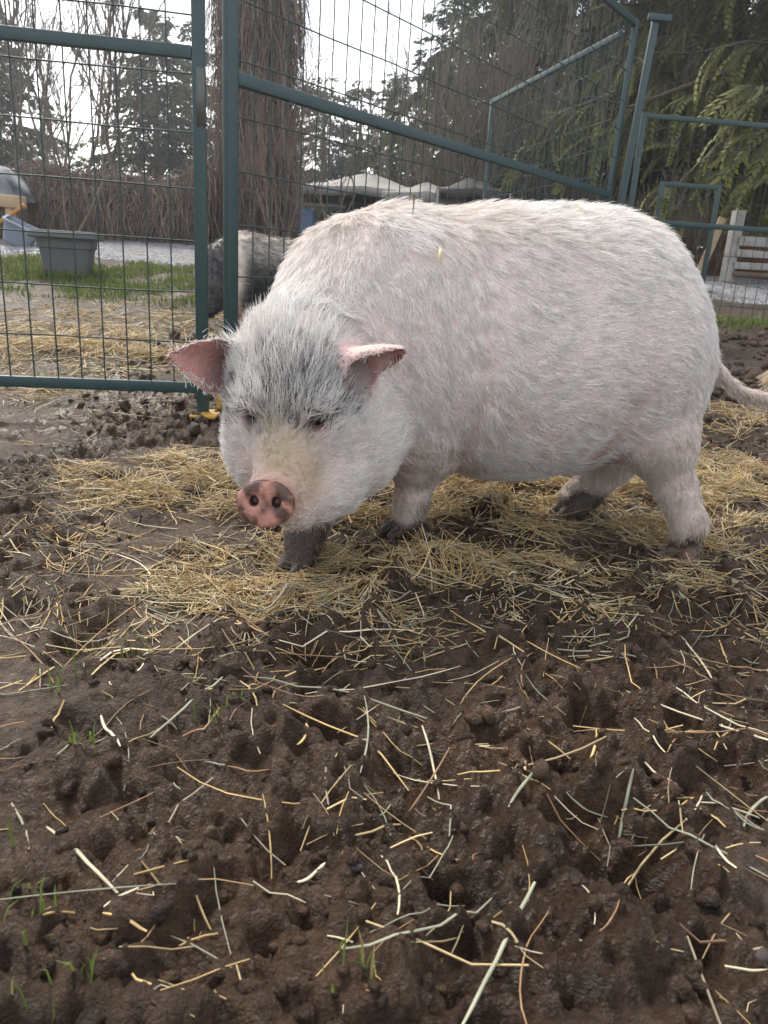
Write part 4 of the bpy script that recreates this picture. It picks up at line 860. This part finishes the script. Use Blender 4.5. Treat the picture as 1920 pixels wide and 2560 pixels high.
pot = empty('planter', (pp[0], 7.0, pz), 0.22); tag(pot, 'grey rectangular plastic planter with a sapling on the grass', 'planter')
pt_ = ring_loft('tub', [(0.34, 0.26, 0.0), (0.365, 0.28, 0.02), (0.43, 0.33, 0.24), (0.46, 0.355, 0.245), (0.475, 0.37, 0.325)], M_pot, pot)
ring_loft('rim', [(0.470, 0.365, 0.322), (0.56, 0.45, 0.322), (0.585, 0.475, 0.332), (0.585, 0.475, 0.368), (0.565, 0.455, 0.385), (0.50, 0.39, 0.387), (0.47, 0.36, 0.380), (0.46, 0.35, 0.335)], M_pot, pt_, close=False)
ring_loft('soil', [(0.455, 0.345, 0.336), (0.1, 0.1, 0.35)], M_soil, pt_, close=False)
sp_ = bare_plant('sapling', 'bare forked sapling growing in the grey planter', 'sapling', (pp[0] + 0.02, 7.0, pz + 0.34), 2, 1.6, 0.16, 90, 0.010, [(5, 0.5, 5), (4, 0.45, 4)], (0.125, 0.10, 0.07), spread=0.35, base_r=0.02)
# canopies
M_fab = mat('grey_canvas', (0.25, 0.24, 0.225), 0.8, noise=(3, 0.6, (0.15, 0.143, 0.135)))
M_dkfab = mat('black_canvas', (0.022, 0.020, 0.021), 0.7, noise=(5, 0.5, (0.045, 0.035, 0.034)))
M_pole = mat('grey_pole', (0.18, 0.18, 0.18), 0.5)
def canopy(label, c, half, ridge, eave, val, mtl, legs=True):
    root = empty('canopy', c); tag(root, label, 'canopy'); n = 20; k = 9; V = []; 
    for r in range(k):
        t = r / (k - 1)
        for j in range(n):
            a = 2 * np.pi * j / n; m = max(abs(math.cos(a)), abs(math.sin(a))); x, y = math.cos(a) / m, math.sin(a) / m
            V.append((half * t * x, half * 0.9 * t * y, eave + (ridge - eave) * (1 - t) ** 1.55 - 0.04 * t * (1 - m) * 2 + 0.02 * math.sin(j * 2.1 + r)))
    for j in range(n): x, y, z = V[(k - 1) * n + j]; V.append((x, y, z - val + 0.02 * math.sin(j * 3.1)))
    F = [[r * n + j, r * n + (j + 1) % n, (r + 1) * n + (j + 1) % n, (r + 1) * n + j] for r in range(k) for j in range(n)]
    o = obj('cover', np_mesh('cover', np.array(V), np.array(F)), mtl, root); sm = o.modifiers.new('cloth_thickness', 'SOLIDIFY'); sm.thickness = 0.006
    if legs:
        for sx in (-1, 1):
            for sy in (-1, 1):
                m = MB(); m.bar((sx * half * 0.97, sy * half * 0.87, 0), (sx * half * 0.97, sy * half * 0.87, eave - 0.03), 0.035); m.build('leg', M_pole, root)
    return root
def gY(x, Y): p = at(x, 500, Y); return np.array([p[0], Y, float(ramp(Y))])
def zz(x, y, Y): return at(x, y, Y)[2] - float(ramp(Y))
c1 = gY(790, 13.6); canopy('grey peaked canvas canopy, the taller of two over the pig', c1, 1.45, zz(812, 376, 13.6), zz(812, 424, 13.6), 0.12, M_fab)
c2 = gY(915, 11.8); canopy('grey canvas canopy, the lower one beside the black dome', c2, 0.62, zz(912, 396, 11.8), zz(912, 424, 11.8), 0.15, M_fab)
c3 = gY(700, 15.0); canopy('flat grey canvas awning reaching towards the vine-clad trunk', c3, 0.9, zz(700, 404, 15.0), zz(700, 422, 15.0), 0.15, M_fab)
c4 = gY(1012, 11.4); canopy('black domed canopy beside the grey one', c4, 0.50, zz(1000, 380, 11.4), zz(1000, 414, 11.4), 0.12, M_dkfab)
# bright odds and ends under the canopies
def slab(name, label, cat, x, y0, y1, w, Y, col, group=None, d=0.25, rough=0.5):
    p0 = at(x, y1, Y); p1 = at(x, y0, Y); g_ = float(ramp(Y)); root = empty(name, (p0[0], Y, g_)); tag(root, label, cat, group)
    return root, p0[2] - g_, p1[2] - g_
M_pink = mat('pink_cloth', (0.48, 0.20, 0.24), 0.75, noise=(5, 0.6, (0.30, 0.12, 0.14))); M_blue = mat('blue_plastic', (0.07, 0.17, 0.34), 0.5); M_wht = mat('white_plastic', (0.62, 0.62, 0.60), 0.5, noise=(6, 0.5, (0.45, 0.44, 0.42))); M_tan = mat('tan_wood', (0.42, 0.30, 0.18), 0.75, noise=(9, 0.6, (0.28, 0.19, 0.11)))
r_, a0, a1 = slab('cloth_panel', 'faded pink cloth panel hanging from a rail under the grey awning', 'cloth', 610, 455, 500, 0.6, 12.8, None)
V = np.array([[x, 0.03 * math.sin(x * 30) + 0.02 * math.sin(x * 13), z] for z in np.linspace(max(a0 - 0.35, 0.03), a1, 6) for x in np.linspace(-0.33, 0.33, 30)]); ii = np.arange(180).reshape(6, 30)
o = obj('panel', np_mesh('panel', V, np.stack([ii[:-1, :-1], ii[:-1, 1:], ii[1:, 1:], ii[1:, :-1]], -1).reshape(-1, 4)), M_pink, r_); sm = o.modifiers.new('cloth_thickness', 'SOLIDIFY'); sm.thickness = 0.01
for sx in (-1, 1): m = MB(); m.bar((sx * 0.36, 0, 0), (sx * 0.36, 0, a1 + 0.03), 0.03); m.build('post', M_tan, r_)
m = MB(); m.bar((-0.344, 0, a1 + 0.012), (0.344, 0, a1 + 0.012), 0.022); m.build('rail', M_tan, r_)
bb = gY(663, 12.6); br_ = empty('barrel', bb); tag(br_, 'blue plastic barrel beside the hanging pink cloth', 'barrel'); hb = zz(663, 452, 12.6)
kz = np.array([0, 0.02, 0.25, 0.27, 0.29, 0.5, 0.52, 0.54, 0.78, 0.98, 1.0]) * hb; rk = np.array([0.10, 0.125, 0.135, 0.142, 0.135, 0.137, 0.144, 0.137, 0.134, 0.125, 0.11])
v, q = tubes(np.column_stack([0 * kz, 0 * kz, kz])[None], rk[None], 20); obj('drum', np_mesh('drum', v, q), M_blue, br_); v, q = tubes(np.array([[[0, 0, hb - 0.02], [0, 0, hb - 0.001], [0, 0, hb]]]), np.array([[0.112, 0.112, 0.001]]), 20); obj('lid', np_mesh('lid', v, q), M_blue, br_)
tb = gY(690, 13.2); tr_ = empty('folding_table', tb); tag(tr_, 'white topped folding table under the taller grey canopy', 'table'); ht = zz(690, 445, 13.2)
m = MB(); m.box((0, 0, ht), (0.85, 0.55, 0.05)); m.build('top', M_wht, tr_, bevel=0.01)
for sx in (-1, 1):
    for sy in (-1, 1): m = MB(); m.bar((sx * 0.38, sy * 0.22, 0), (sx * 0.38, sy * 0.22, ht - 0.026), 0.03); m.build('leg', M_pole, tr_)
pb = gY(548, 12.4); pr_ = empty('wooden_post', pb); tag(pr_, 'pale tan wooden post with a white bucket cap near the vine-clad trunk', 'post'); hp = zz(548, 447, 12.4)
m = MB(); m.bar((0, 0, -0.1), (0, 0, hp), 0.09); m.build('shaft', M_tan, pr_, bevel=0.006); ring_loft('cap', [(0.26, 0.26, hp), (0.30, 0.30, hp + 0.10), (0.29, 0.29, hp + 0.11)], M_wht, pr_)
# board fence on the right
M_board = mat('weathered_board', (0.40, 0.385, 0.37), 0.8, noise=(7, 0.75, (0.20, 0.175, 0.15)), bump=(40, 0.006))
M_brownb = mat('brown_board', (0.16, 0.115, 0.075), 0.85, noise=(7, 0.7, (0.09, 0.065, 0.045)))
fb = at(1568, 602, 9.4); fz = float(ramp(9.4)); bf_ = empty('board_fence', (fb[0], 9.4, fz), 0.06); tag(bf_, 'weathered whitish board fence in front of the turquoise roofed hut', 'fence')
for k_ in range(3):
    m = MB(); m.bar((k_ * 1.35, 0, -0.1), (k_ * 1.35 + 0.01, 0, 0.82 - 0.03 * k_), 0.13, 0.11); m.build('post', M_board, bf_, bevel=0.008)
for k_, (y0, y1) in enumerate([(512, 533), (543, 559), (567, 582), (588, 598)]):
    z0, z1 = zz(1600, y1, 9.3), zz(1600, y0, 9.3)
    for j_ in range(2):
        m = MB(); m.bar((0.03 + 1.35 * j_, -0.085, (z0 + z1) / 2 + 0.012 * math.sin(k_ * 2 + j_)), (1.375 + 1.35 * j_, -0.085, (z0 + z1) / 2 + 0.010 * math.sin(k_ * 3 + j_ + 1)), 0.03, z1 - z0, ref=(0, 0, 1))
        m.build('board', M_board if k_ < 3 else M_brownb, bf_, bevel=0.004)
sgn_ = empty('leaning_plank', (fb[0] - 0.35, 9.25, fz)); tag(sgn_, 'pale plank leaning beside the board fence post', 'plank')
m = MB(); m.bar((-0.05, 0, 0.02), (0.14, 0.02, 0.72), 0.03, 0.09); m.build('plank', M_tan, sgn_, bevel=0.004)
# hut
M_ter = mat('terracotta_wall', (0.30, 0.135, 0.075), 0.8, noise=(5, 0.6, (0.20, 0.09, 0.055))); M_turq = mat('turquoise_roof', (0.10, 0.50, 0.50), 0.5, noise=(4, 0.5, (0.07, 0.38, 0.40)))
hp_ = at(1655, 560, 12.2); hg = float(ramp(12.2)); hut = empty('garden_hut', (hp_[0] - 0.02, 12.2, hg), -0.1); tag(hut, 'small orange-brown hut with a turquoise roof behind the board fence', 'hut')
ze = zz(1640, 492, 12.2); zr = zz(1640, 450, 12.2)
m = MB(); m.box((0, 0, ze / 2), (1.5, 1.2, ze)); hw_ = m.build('wall', M_ter, hut)
m = MB(); m.box((-0.05, -0.63, ze * 0.80), (1.42, 0.05, ze * 0.22)); m.build('fascia_board', M_tan, hw_)
gv = np.array([[-0.75, -0.6, ze], [0.75, -0.6, ze], [0, -0.6, zr], [-0.75, 0.6, ze], [0.75, 0.6, ze], [0, 0.6, zr]]); me = bpy.data.meshes.new('gable'); me.from_pydata([tuple(map(float, v)) for v in gv], [], [(0, 1, 2), (3, 5, 4), (0, 3, 4, 1), (0, 2, 5, 3), (1, 4, 5, 2)]); obj('gable', me, M_ter, hw_)
for s_ in (-1, 1):
    m = MB(); a_ = np.array([0, 0, zr + 0.03]); b_ = np.array([s_ * 0.95, 0, ze - 0.08]); t_ = (b_ - a_) / np.linalg.norm(b_ - a_)
    m.bar(a_ + t_ * 0.01, b_, 1.45, 0.04, ref=(0, 0, 1)); m.build('roof_slope', M_turq, hut)
# heap at the left edge: sheeted dome, beam, orange pole, grey tub
M_sheet = mat('clear_sheet', (0.05, 0.055, 0.06), 0.2, spec=0.6, noise=(2.2, 0.9, (0.30, 0.33, 0.36))); M_or = mat('orange_paint', (0.42, 0.17, 0.035), 0.6); M_tub = mat('blue_grey_plastic', (0.20, 0.235, 0.29), 0.4)
dp = at(-40, 420, 9.6); dg = float(ramp(9.6)); dm = empty('sheeted_heap', (dp[0], 9.6, dg)); tag(dm, 'dark heap under a shiny plastic sheet at the hedge end', 'heap')
uu, vv_ = np.meshgrid(np.linspace(0, 2 * np.pi, 40), np.linspace(0, 1, 14)); hh = at(0, 352, 9.6)[2] - dg
X = 0.62 * np.cos(uu) * (1 - vv_ ** 2.2) ** 0.5; Yv = 0.55 * np.sin(uu) * (1 - vv_ ** 2.2) ** 0.5; Z = 0.42 + (hh - 0.42) * vv_; dv_ = np.stack([X, Yv, Z], -1).reshape(-1, 3); dv_ += 0.03 * np.stack([noise3(dv_ * 5, 1), noise3(dv_ * 5, 2), noise3(dv_ * 5, 3)], -1); ii = np.arange(560).reshape(14, 40)
obj('sheet', np_mesh('sheet', dv_, np.stack([ii[:-1, :-1], ii[:-1, 1:], ii[1:, 1:], ii[1:, :-1]], -1).reshape(-1, 4)), M_sheet, dm)
m = MB(); m.box((0, 0, 0.20), (1.0, 0.9, 0.40)); m.build('base', M_brownb, dm)
lb = at(0, 418, 9.1); lr = empty('timber_beam', (lb[0], 9.06, float(ramp(9.06)))); tag(lr, 'pale timber beam on short legs before the sheeted heap', 'beam')
zb_ = at(20, 432, 9.06)[2] - float(ramp(9.06)); m = MB(); m.bar((-0.7, 0, zb_), (at(52, 432, 9.06)[0] - lb[0], 0, zb_ - 0.02), 0.12, 0.13); m.build('beam', M_tan, lr, bevel=0.01)
for sx in (-0.5, 0.12): m = MB(); m.bar((sx, 0, -0.03), (sx, 0, zb_ - 0.061), 0.08); m.build('leg', M_tan, lr)
a_, b_ = at(-12, 488, 8.8), at(50, 445, 8.8); po = empty('orange_pole', (a_[0], 8.8, a_[2])); tag(po, 'orange painted pole leaning against the timber beam', 'pole')
g0_ = float(ramp(8.8)) - a_[2]; m = MB(); sl = (b_ - a_); e0 = sl * ((g0_) / sl[2]); m.bar(e0, sl, 0.035); m.build('shaft', M_or, po, bevel=0.004); v, q = tubes(np.array([[sl * 0.98, sl, sl * 1.03, sl * 1.031]]), np.array([[0.022, 0.03, 0.03, 0.001]]), 10); obj('knob', np_mesh('knob', v, q), M_or, po)
tp2 = at(30, 500, 8.7); tu = empty('plastic_tub', (tp2[0], 8.7, float(ramp(8.7)))); tag(tu, 'tilted blue-grey plastic tub below the orange pole', 'tub'); tu.rotation_euler = (0.15, 0.42, 0.3)
ring_loft('tub', [(0.24, 0.2, 0.04), (0.27, 0.23, 0.06), (0.36, 0.30, 0.26)], M_tub, tu); ring_loft('rim', [(0.355, 0.295, 0.255), (0.40, 0.34, 0.255), (0.40, 0.34, 0.275), (0.345, 0.285, 0.277), (0.25, 0.21, 0.07)], M_tub, tu, close=False)
# ------------------------------------------------------------------ straw, grass, stones
M_straw = mat('straw', rough=0.55, attr='col', spec=0.35, trans=0.2)
SC = np.array([[0.64, 0.45, 0.20], [0.72, 0.56, 0.31], [0.77, 0.68, 0.49], [0.34, 0.345, 0.25], [0.38, 0.22, 0.12], [0.50, 0.36, 0.19]])
def clusters(x, y):
    """how thickly the straw lies"""
    d = 0.032 + 0.045 * np.clip(fbm2(x * 2.2, y * 2.2, 3, 90) + 0.2, 0, 1)
    for (px_, py_, rx_, ry_, w_) in STR:
        c = gpt(px_, py_); d = d + w_ * np.exp(-((x - c[0]) / rx_) ** 2 - ((y - c[1]) / ry_) ** 2)
    return d * (0.22 + 1.05 * sstep(-0.25, 0.4, fbm2(x * 5, y * 5, 3, 95)))
STR = [(330, 1040, 0.26, 0.16, 0.9), (470, 1010, 0.22, 0.18, 0.9), (560, 1120, 0.18, 0.10, 0.7), (1050, 1060, 0.45, 0.22, 1.3), (780, 1150, 0.24, 0.12, 0.7), (1620, 930, 0.42, 0.35, 1.5), (1590, 1060, 0.32, 0.2, 0.8), (1330, 1060, 0.3, 0.2, 1.0), (860, 1210, 0.24, 0.10, 0.35), (420, 1290, 0.2, 0.10, 0.30), (1100, 1230, 0.3, 0.12, 0.25), (640, 1290, 0.2, 0.08, 0.25), (1450, 1230, 0.25, 0.10, 0.3), (1560, 1180, 0.25, 0.12, 0.4), (150, 760, 0.9, 0.40, 1.1), (300, 700, 1.0, 0.5, 0.5), (100, 850, 0.6, 0.25, 0.25), (1380, 1000, 0.5, 0.4, 0.7), (900, 1130, 0.35, 0.14, 0.6), (1200, 1120, 0.4, 0.16, 0.7), (720, 1190, 0.3, 0.10, 0.45), (1000, 1200, 0.4, 0.10, 0.30), (1350, 1180, 0.4, 0.10, 0.30), (560, 1230, 0.25, 0.10, 0.35), (430, 1080, 0.35, 0.12, 0.7), (1600, 1140, 0.35, 0.15, 0.6), (560, 1260, 0.5, 0.22, 0.20), (1000, 1260, 0.6, 0.22, 0.17), (1500, 1260, 0.5, 0.25, 0.20), (250, 1120, 0.4, 0.25, 0.22)]
def straw_paths(n, rng, region, lo, hi, accept=True, K=4, lift=1.0, wr=(0.0008, 0.0021), minw=0.0):
    x0, x1, y0, y1 = region; X = np.empty(0); Y = np.empty(0); W = np.empty(0)
    while len(X) < n:
        x = rng.uniform(x0, x1, 60000); y = rng.uniform(y0, y1, 60000); c = clusters(x, y); k = (rng.random(60000) < np.minimum(c / 1.6, 1)) & (c > minw) if accept else np.ones(60000, bool)
        X = np.append(X, x[k]); Y = np.append(Y, y[k]); W = np.append(W, c[k])
    X, Y, W = X[:n], Y[:n], W[:n]
    L = rng.gamma(3.0, (lo + hi) / 6, n).clip(lo * 0.5, hi * 1.8); az = rng.uniform(0, np.pi * 2, n); s = np.linspace(-0.5, 0.5, K)
    kink = (rng.random(n) < 0.14) * rng.normal(0, 1.0, n); kp = rng.uniform(-0.3, 0.3, n); P_ = np.zeros((n, K, 3))
    a = az[:, None] + kink[:, None] * (s[None] > kp[:, None]) + rng.normal(0, 0.55, (n, 1)) * s[None]
    st = L[:, None] / (K - 1); P_[:, 1:, 0] = np.cumsum(np.cos(a[:, 1:]) * st, 1); P_[:, 1:, 1] = np.cumsum(np.sin(a[:, 1:]) * st, 1)
    P_[..., 0] += (X - P_[:, :, 0].mean(1))[:, None]; P_[..., 1] += (Y - P_[:, :, 1].mean(1))[:, None]
    g_ = HZ(P_[..., 0].ravel(), P_[..., 1].ravel()).reshape(n, K); r = rng.uniform(0, 1, n) ** 1.6 * (wr[1] - wr[0]) + wr[0]
    line = g_[:, :1] + (s + 0.5)[None] * (g_[:, -1:] - g_[:, :1]); over = np.max(g_ - line, axis=1, keepdims=True); stiff = rng.uniform(0.55, 1.0, (n, 1))
    base = stiff * (line + 0.75 * np.maximum(over, 0)) + (1 - stiff) * g_                     # a stiff stalk bridges the hollows, its ends sink in
    pile = np.clip(W - 0.25, 0, 1.2)[:, None] * rng.random((n, 1)) * 0.05; tilt = np.maximum(rng.normal(0, 0.20, (n, 1)) * L[:, None] * s[None] * np.clip(W, 0.15, 1)[:, None] * lift, -0.008)
    for f_ in (FLh, FRh, HLh, HRh): pile = pile * (1 - 0.97 * np.exp(-((X - f_[0]) ** 2 + (Y - f_[1] + 0.05) ** 2) / 0.045))[:, None]
    P_[..., 2] = base + r[:, None] * 0.6 + pile + tilt
    return P_, r, W
def straw_cols(n, rng, W):
    gold = np.clip(W, 0, 1); pr = np.array([0.22, 0.25, 0.20, 0.17, 0.08, 0.08]); k = rng.choice(6, n, p=pr); k2 = rng.choice([0, 1, 2, 5], n, p=[0.36, 0.38, 0.14, 0.12]); k = np.where(rng.random(n) < gold, k2, k)
    m_ = (rng.random((n, 1)) < 0.3) * rng.uniform(0.2, 0.7, (n, 1)) * (1 - 0.8 * gold[:, None]); return SC[k] * rng.uniform(0.6, 1.15, (n, 1)) * (1 - m_) + c_mud * m_, k
rs = np.random.default_rng(101); VV, QQ, CC, nn_ = [], [], [], 0
for (n, reg, lo, hi, K) in [(9500, (-1.6, 1.9, 1.25, 3.1), 0.03, 0.13, 4), (6500, (-1.6, 1.9, 1.4, 3.1), 0.03, 0.12, 3), (1500, (-1.1, 1.4, 1.0, 1.75), 0.025, 0.09, 3), (1000, (-0.9, 1.1, 0.55, 1.5), 0.02, 0.10, 4), (1300, (-0.95, 1.15, 0.5, 1.7), 0.006, 0.025, 3), (5200, (-4.0, 0.3, 3.1, 6.4), 0.08, 0.22, 3), (1500, (0.6, 3.2, 2.4, 5.0), 0.06, 0.16, 3)]:
    P_, r, W = straw_paths(n, rs, reg, lo, hi, K=K, minw=0.20 if n == 6500 else 0.0, wr=(0.0005, 0.0011) if hi < 0.05 else (0.0008, 0.0021)); c, k = straw_cols(n, rs, W); r = r * (1 if reg[2] < 3 else 1.5)
    v, q, c = tubes(P_, np.broadcast_to(r[:, None] * np.array([0.9, 1, 1, 0.8][:K]), (n, K)), 3, cols=c, flat=0.7); VV.append(v); QQ.append(q + nn_); CC.append(c); nn_ += len(v)
tag(obj('straw_litter', np_mesh('straw_litter', np.concatenate(VV), np.concatenate(QQ), False, {'col': np.concatenate(CC)}), M_straw), 'golden straw litter strewn over the mud around the pig', 'straw', kind='stuff')
# the longest stalks in the foreground, each its own thing
LAB = {0: ('golden straw stalk lying on the bare mud', 'golden straw stalks'), 2: ('pale bleached straw stalk lying on the bare mud', 'pale straw stalks'), 3: ('greenish grey hay stem lying on the bare mud', 'greenish hay stems'), 4: ('reddish brown dry stem lying on the bare mud', 'reddish dry stems')}
P_, r, W = straw_paths(290, rs, (-0.95, 1.15, 0.58, 1.62), 0.05, 0.21, accept=False, K=8, lift=1.1, wr=(0.0007, 0.0024)); kk = rs.choice([0, 2, 3, 4], 290, p=[0.34, 0.28, 0.28, 0.10])
for i in range(290):
    o_ = P_[i, 0]; c = SC[kk[i]] * rs.uniform(0.65, 1.1); v, q = tubes((P_[i] - o_)[None], r[i] * np.array([[0.7, 0.95, 1, 1.08, 0.95, 0.92, 0.85, 0.5]]), 6, flat=0.55)
    tag(obj('straw_stalk', np_mesh('straw_stalk', v, q, True, {'col': np.repeat(c * (1 + 0.18 * np.sin(np.arange(8) * 1.9 + i))[:, None], 6, 0)}), M_straw, None, o_), LAB[int(kk[i])][0], 'straw', LAB[int(kk[i])][1])
# grass behind the left fence
M_grass = mat('grass', rough=0.6, attr='col', spec=0.25, trans=0.35)
def blades(name, label, X, Y, h, rng, wd=0.0022):
    n = len(X); z = HZ(X, Y); a = rng.uniform(0, 2 * np.pi, n); d = np.column_stack([np.cos(a), np.sin(a), np.zeros(n)]); b = np.column_stack([X, Y, z - 0.004]); ln = rng.uniform(0.15, 0.7, n)[:, None] * h[:, None]; w_ = np.column_stack([-d[:, 1], d[:, 0], np.zeros(n)]) * wd * rng.uniform(0.7, 1.4, (n, 1))
    mid = b + d * ln * 0.35 + np.array([0, 0, 0.6]) * h[:, None]; tip = b + d * ln + np.array([0, 0, 1.0]) * h[:, None] * rng.uniform(0.7, 1, (n, 1))
    V = np.stack([b - w_, b + w_, mid + w_ * 0.8, mid - w_ * 0.8, tip], 1).reshape(-1, 3); k = np.arange(n)[:, None] * 5
    c = np.array([0.110, 0.155, 0.036]) * rng.uniform(0.6, 1.35, (n, 1)); c = np.where(rng.random((n, 1)) < 0.15, np.array([0.25, 0.22, 0.09]), c)
    return tag(obj(name, np_mesh(name, V, [k + np.array([0, 1, 2, 3]), k + np.array([3, 2, 4])], False, {'col': np.repeat(c, 5, 0)}), M_grass), label, 'grass', kind='stuff')
rg = np.random.default_rng(55); n = 60000; X = rg.uniform(-4.6, 0.6, n); Y = rg.uniform(5.4, 8.3, n); keep = (sstep(5.6, 6.4, Y) * sstep(8.4, 7.6, Y) * sstep(-0.25, 0.25, fbm2(X * 1.6, Y * 1.6, 3, 14) + 0.22)) > rg.random(n)
X2 = np.concatenate([rg.normal(pp[0], 0.32, 900), rg.uniform(2.6, 5.0, 5000)]); Y2 = np.concatenate([rg.normal(6.9, 0.12, 900), rg.normal(6.7, 0.14, 5000)])
X, Y = np.concatenate([X[keep], X2]), np.concatenate([Y[keep], Y2]); blades('grass', 'short green grass strip behind the wire fence', X, Y, rg.uniform(0.02, 0.065, len(X)) * np.where(np.abs(X - pp[0]) + np.abs(Y - 6.9) < 0.4, 1.8, 1.0), rg, 0.0035)
X, Y = [], []
for (px_, py_) in [(200, 815), (120, 825), (320, 830), (60, 830), (105, 1490), (180, 1655), (457, 1590), (270, 1430), (380, 1310), (100, 870), (230, 860), (195, 1400), (480, 890), (770, 2150), (150, 2160), (60, 2010)]:
    c = gpt(px_, py_); m_ = 26 if py_ < 900 else 11; X += list(rg.normal(c[0], 0.02 + 0.02 * (py_ < 900), m_)); Y += list(rg.normal(c[1], 0.02 + 0.02 * (py_ < 900), m_))
X, Y = np.array(X), np.array(Y); blades('grass_tufts', 'sparse green grass shoots coming up through the mud', X, Y, rg.uniform(0.02, 0.055, len(X)), rg, 0.0016)
# small stones pressed into the mud
M_stone = mat('stone', (0.026, 0.027, 0.030), 0.85, noise=(3, 0.9, (0.055, 0.035, 0.024)))
bm = bmesh.new(); bmesh.ops.create_icosphere(bm, subdivisions=2, radius=1.0)
for v in bm.verts: v.co *= 1 + 0.22 * float(noise3(np.array(v.co) * 1.7, 3))
bl2 = bmesh.new(); bmesh.ops.create_icosphere(bl2, subdivisions=1, radius=1.0); sme_lo = [tuple(v.co * (1 + 0.25 * math.sin(v.index * 2.7))) for v in bl2.verts]; sme_f = [[v.index for v in f.verts] for f in bl2.faces]; bl2.free()
sme = bpy.data.meshes.new('stone'); bm.to_mesh(sme); bm.free()
for f in sme.polygons: f.use_smooth = True
for i, (px_, py_, s_) in enumerate([(765, 1900, 0.010), (1640, 2090, 0.014), (735, 1725, 0.008), (1430, 1480, 0.008)]):
    c = gpt(px_, py_); o = obj('pebble', sme, M_stone, None, (c[0], c[1], gz(c[0], c[1]) - s_ * 0.15)); o.scale = (s_, s_ * 0.65, s_ * 0.45); o.rotation_euler = (0.2 * i, 0.1 * i, i); tag(o, 'small grey pebble half pressed into the mud', 'pebble', 'pebbles in the mud')

# crumbs of mud broken off the surface
rc = np.random.default_rng(12); n = 7600; X = rc.uniform(-1.4, 2.6, n); Y = 0.5 + 4.3 * rc.random(n) ** 1.3; k = mudness(X, Y) > rc.random(n) * 0.9; X, Y = X[k], Y[k]; X = np.append(X, rc.uniform(0.9, 4.2, 900)); Y = np.append(Y, rc.uniform(3.6, 6.5, 900)); n = len(X)
ic = np.array(sme_lo); sz = rc.gamma(2.2, 0.0022, n).clip(0.0015, 0.013) * np.where(Y > 2.8, 2.2, 1.0) * np.where(Y > 4, 1.6, 1.0); ro_ = rc.normal(0, 1, (n, 3, 3)); ro_, _ = np.linalg.qr(ro_)
V = np.einsum('nij,vj->nvi', ro_, ic) * (sz[:, None, None] * rc.uniform(0.7, 1.3, (n, 1, 3))); V = V + np.column_stack([X, Y, HZ(X, Y) + sz * 0.35])[:, None]
F = (np.arange(n)[:, None, None] * len(ic) + np.array(sme_f)[None]).reshape(-1, 3); c = np.repeat(c_mud * rc.uniform(0.5, 1.4, (n, 1)), len(ic), 0)
tag(obj('mud_crumbs', np_mesh('mud_crumbs', V.reshape(-1, 3), F, True, {'col': c, 'wet': np.full(len(c), 0.5)}), g.data.materials[0]), 'loose dark brown mud crumbs scattered over the churned ground', 'mud', kind='stuff')
# ------------------------------------------------------------------ hazy damp air
hz_ = MB(); hz_.box((0, 120, 6.6), (320, 300, 16.2)); ho = hz_.build('haze', None); tag(ho, kind='stuff')
hm_ = bpy.data.materials.new('haze'); hm_.use_nodes = True; hn = hm_.node_tree.nodes; hn.clear(); hv = hn.new('ShaderNodeVolumePrincipled'); hout = hn.new('ShaderNodeOutputMaterial')
hv.inputs['Color'].default_value = (0.92, 0.95, 1.0, 1); hv.inputs['Density'].default_value = 0.0036; hv.inputs['Anisotropy'].default_value = 0.7
hm_.node_tree.links.new(hv.outputs['Volume'], hout.inputs['Volume']); ho.data.materials.append(hm_)
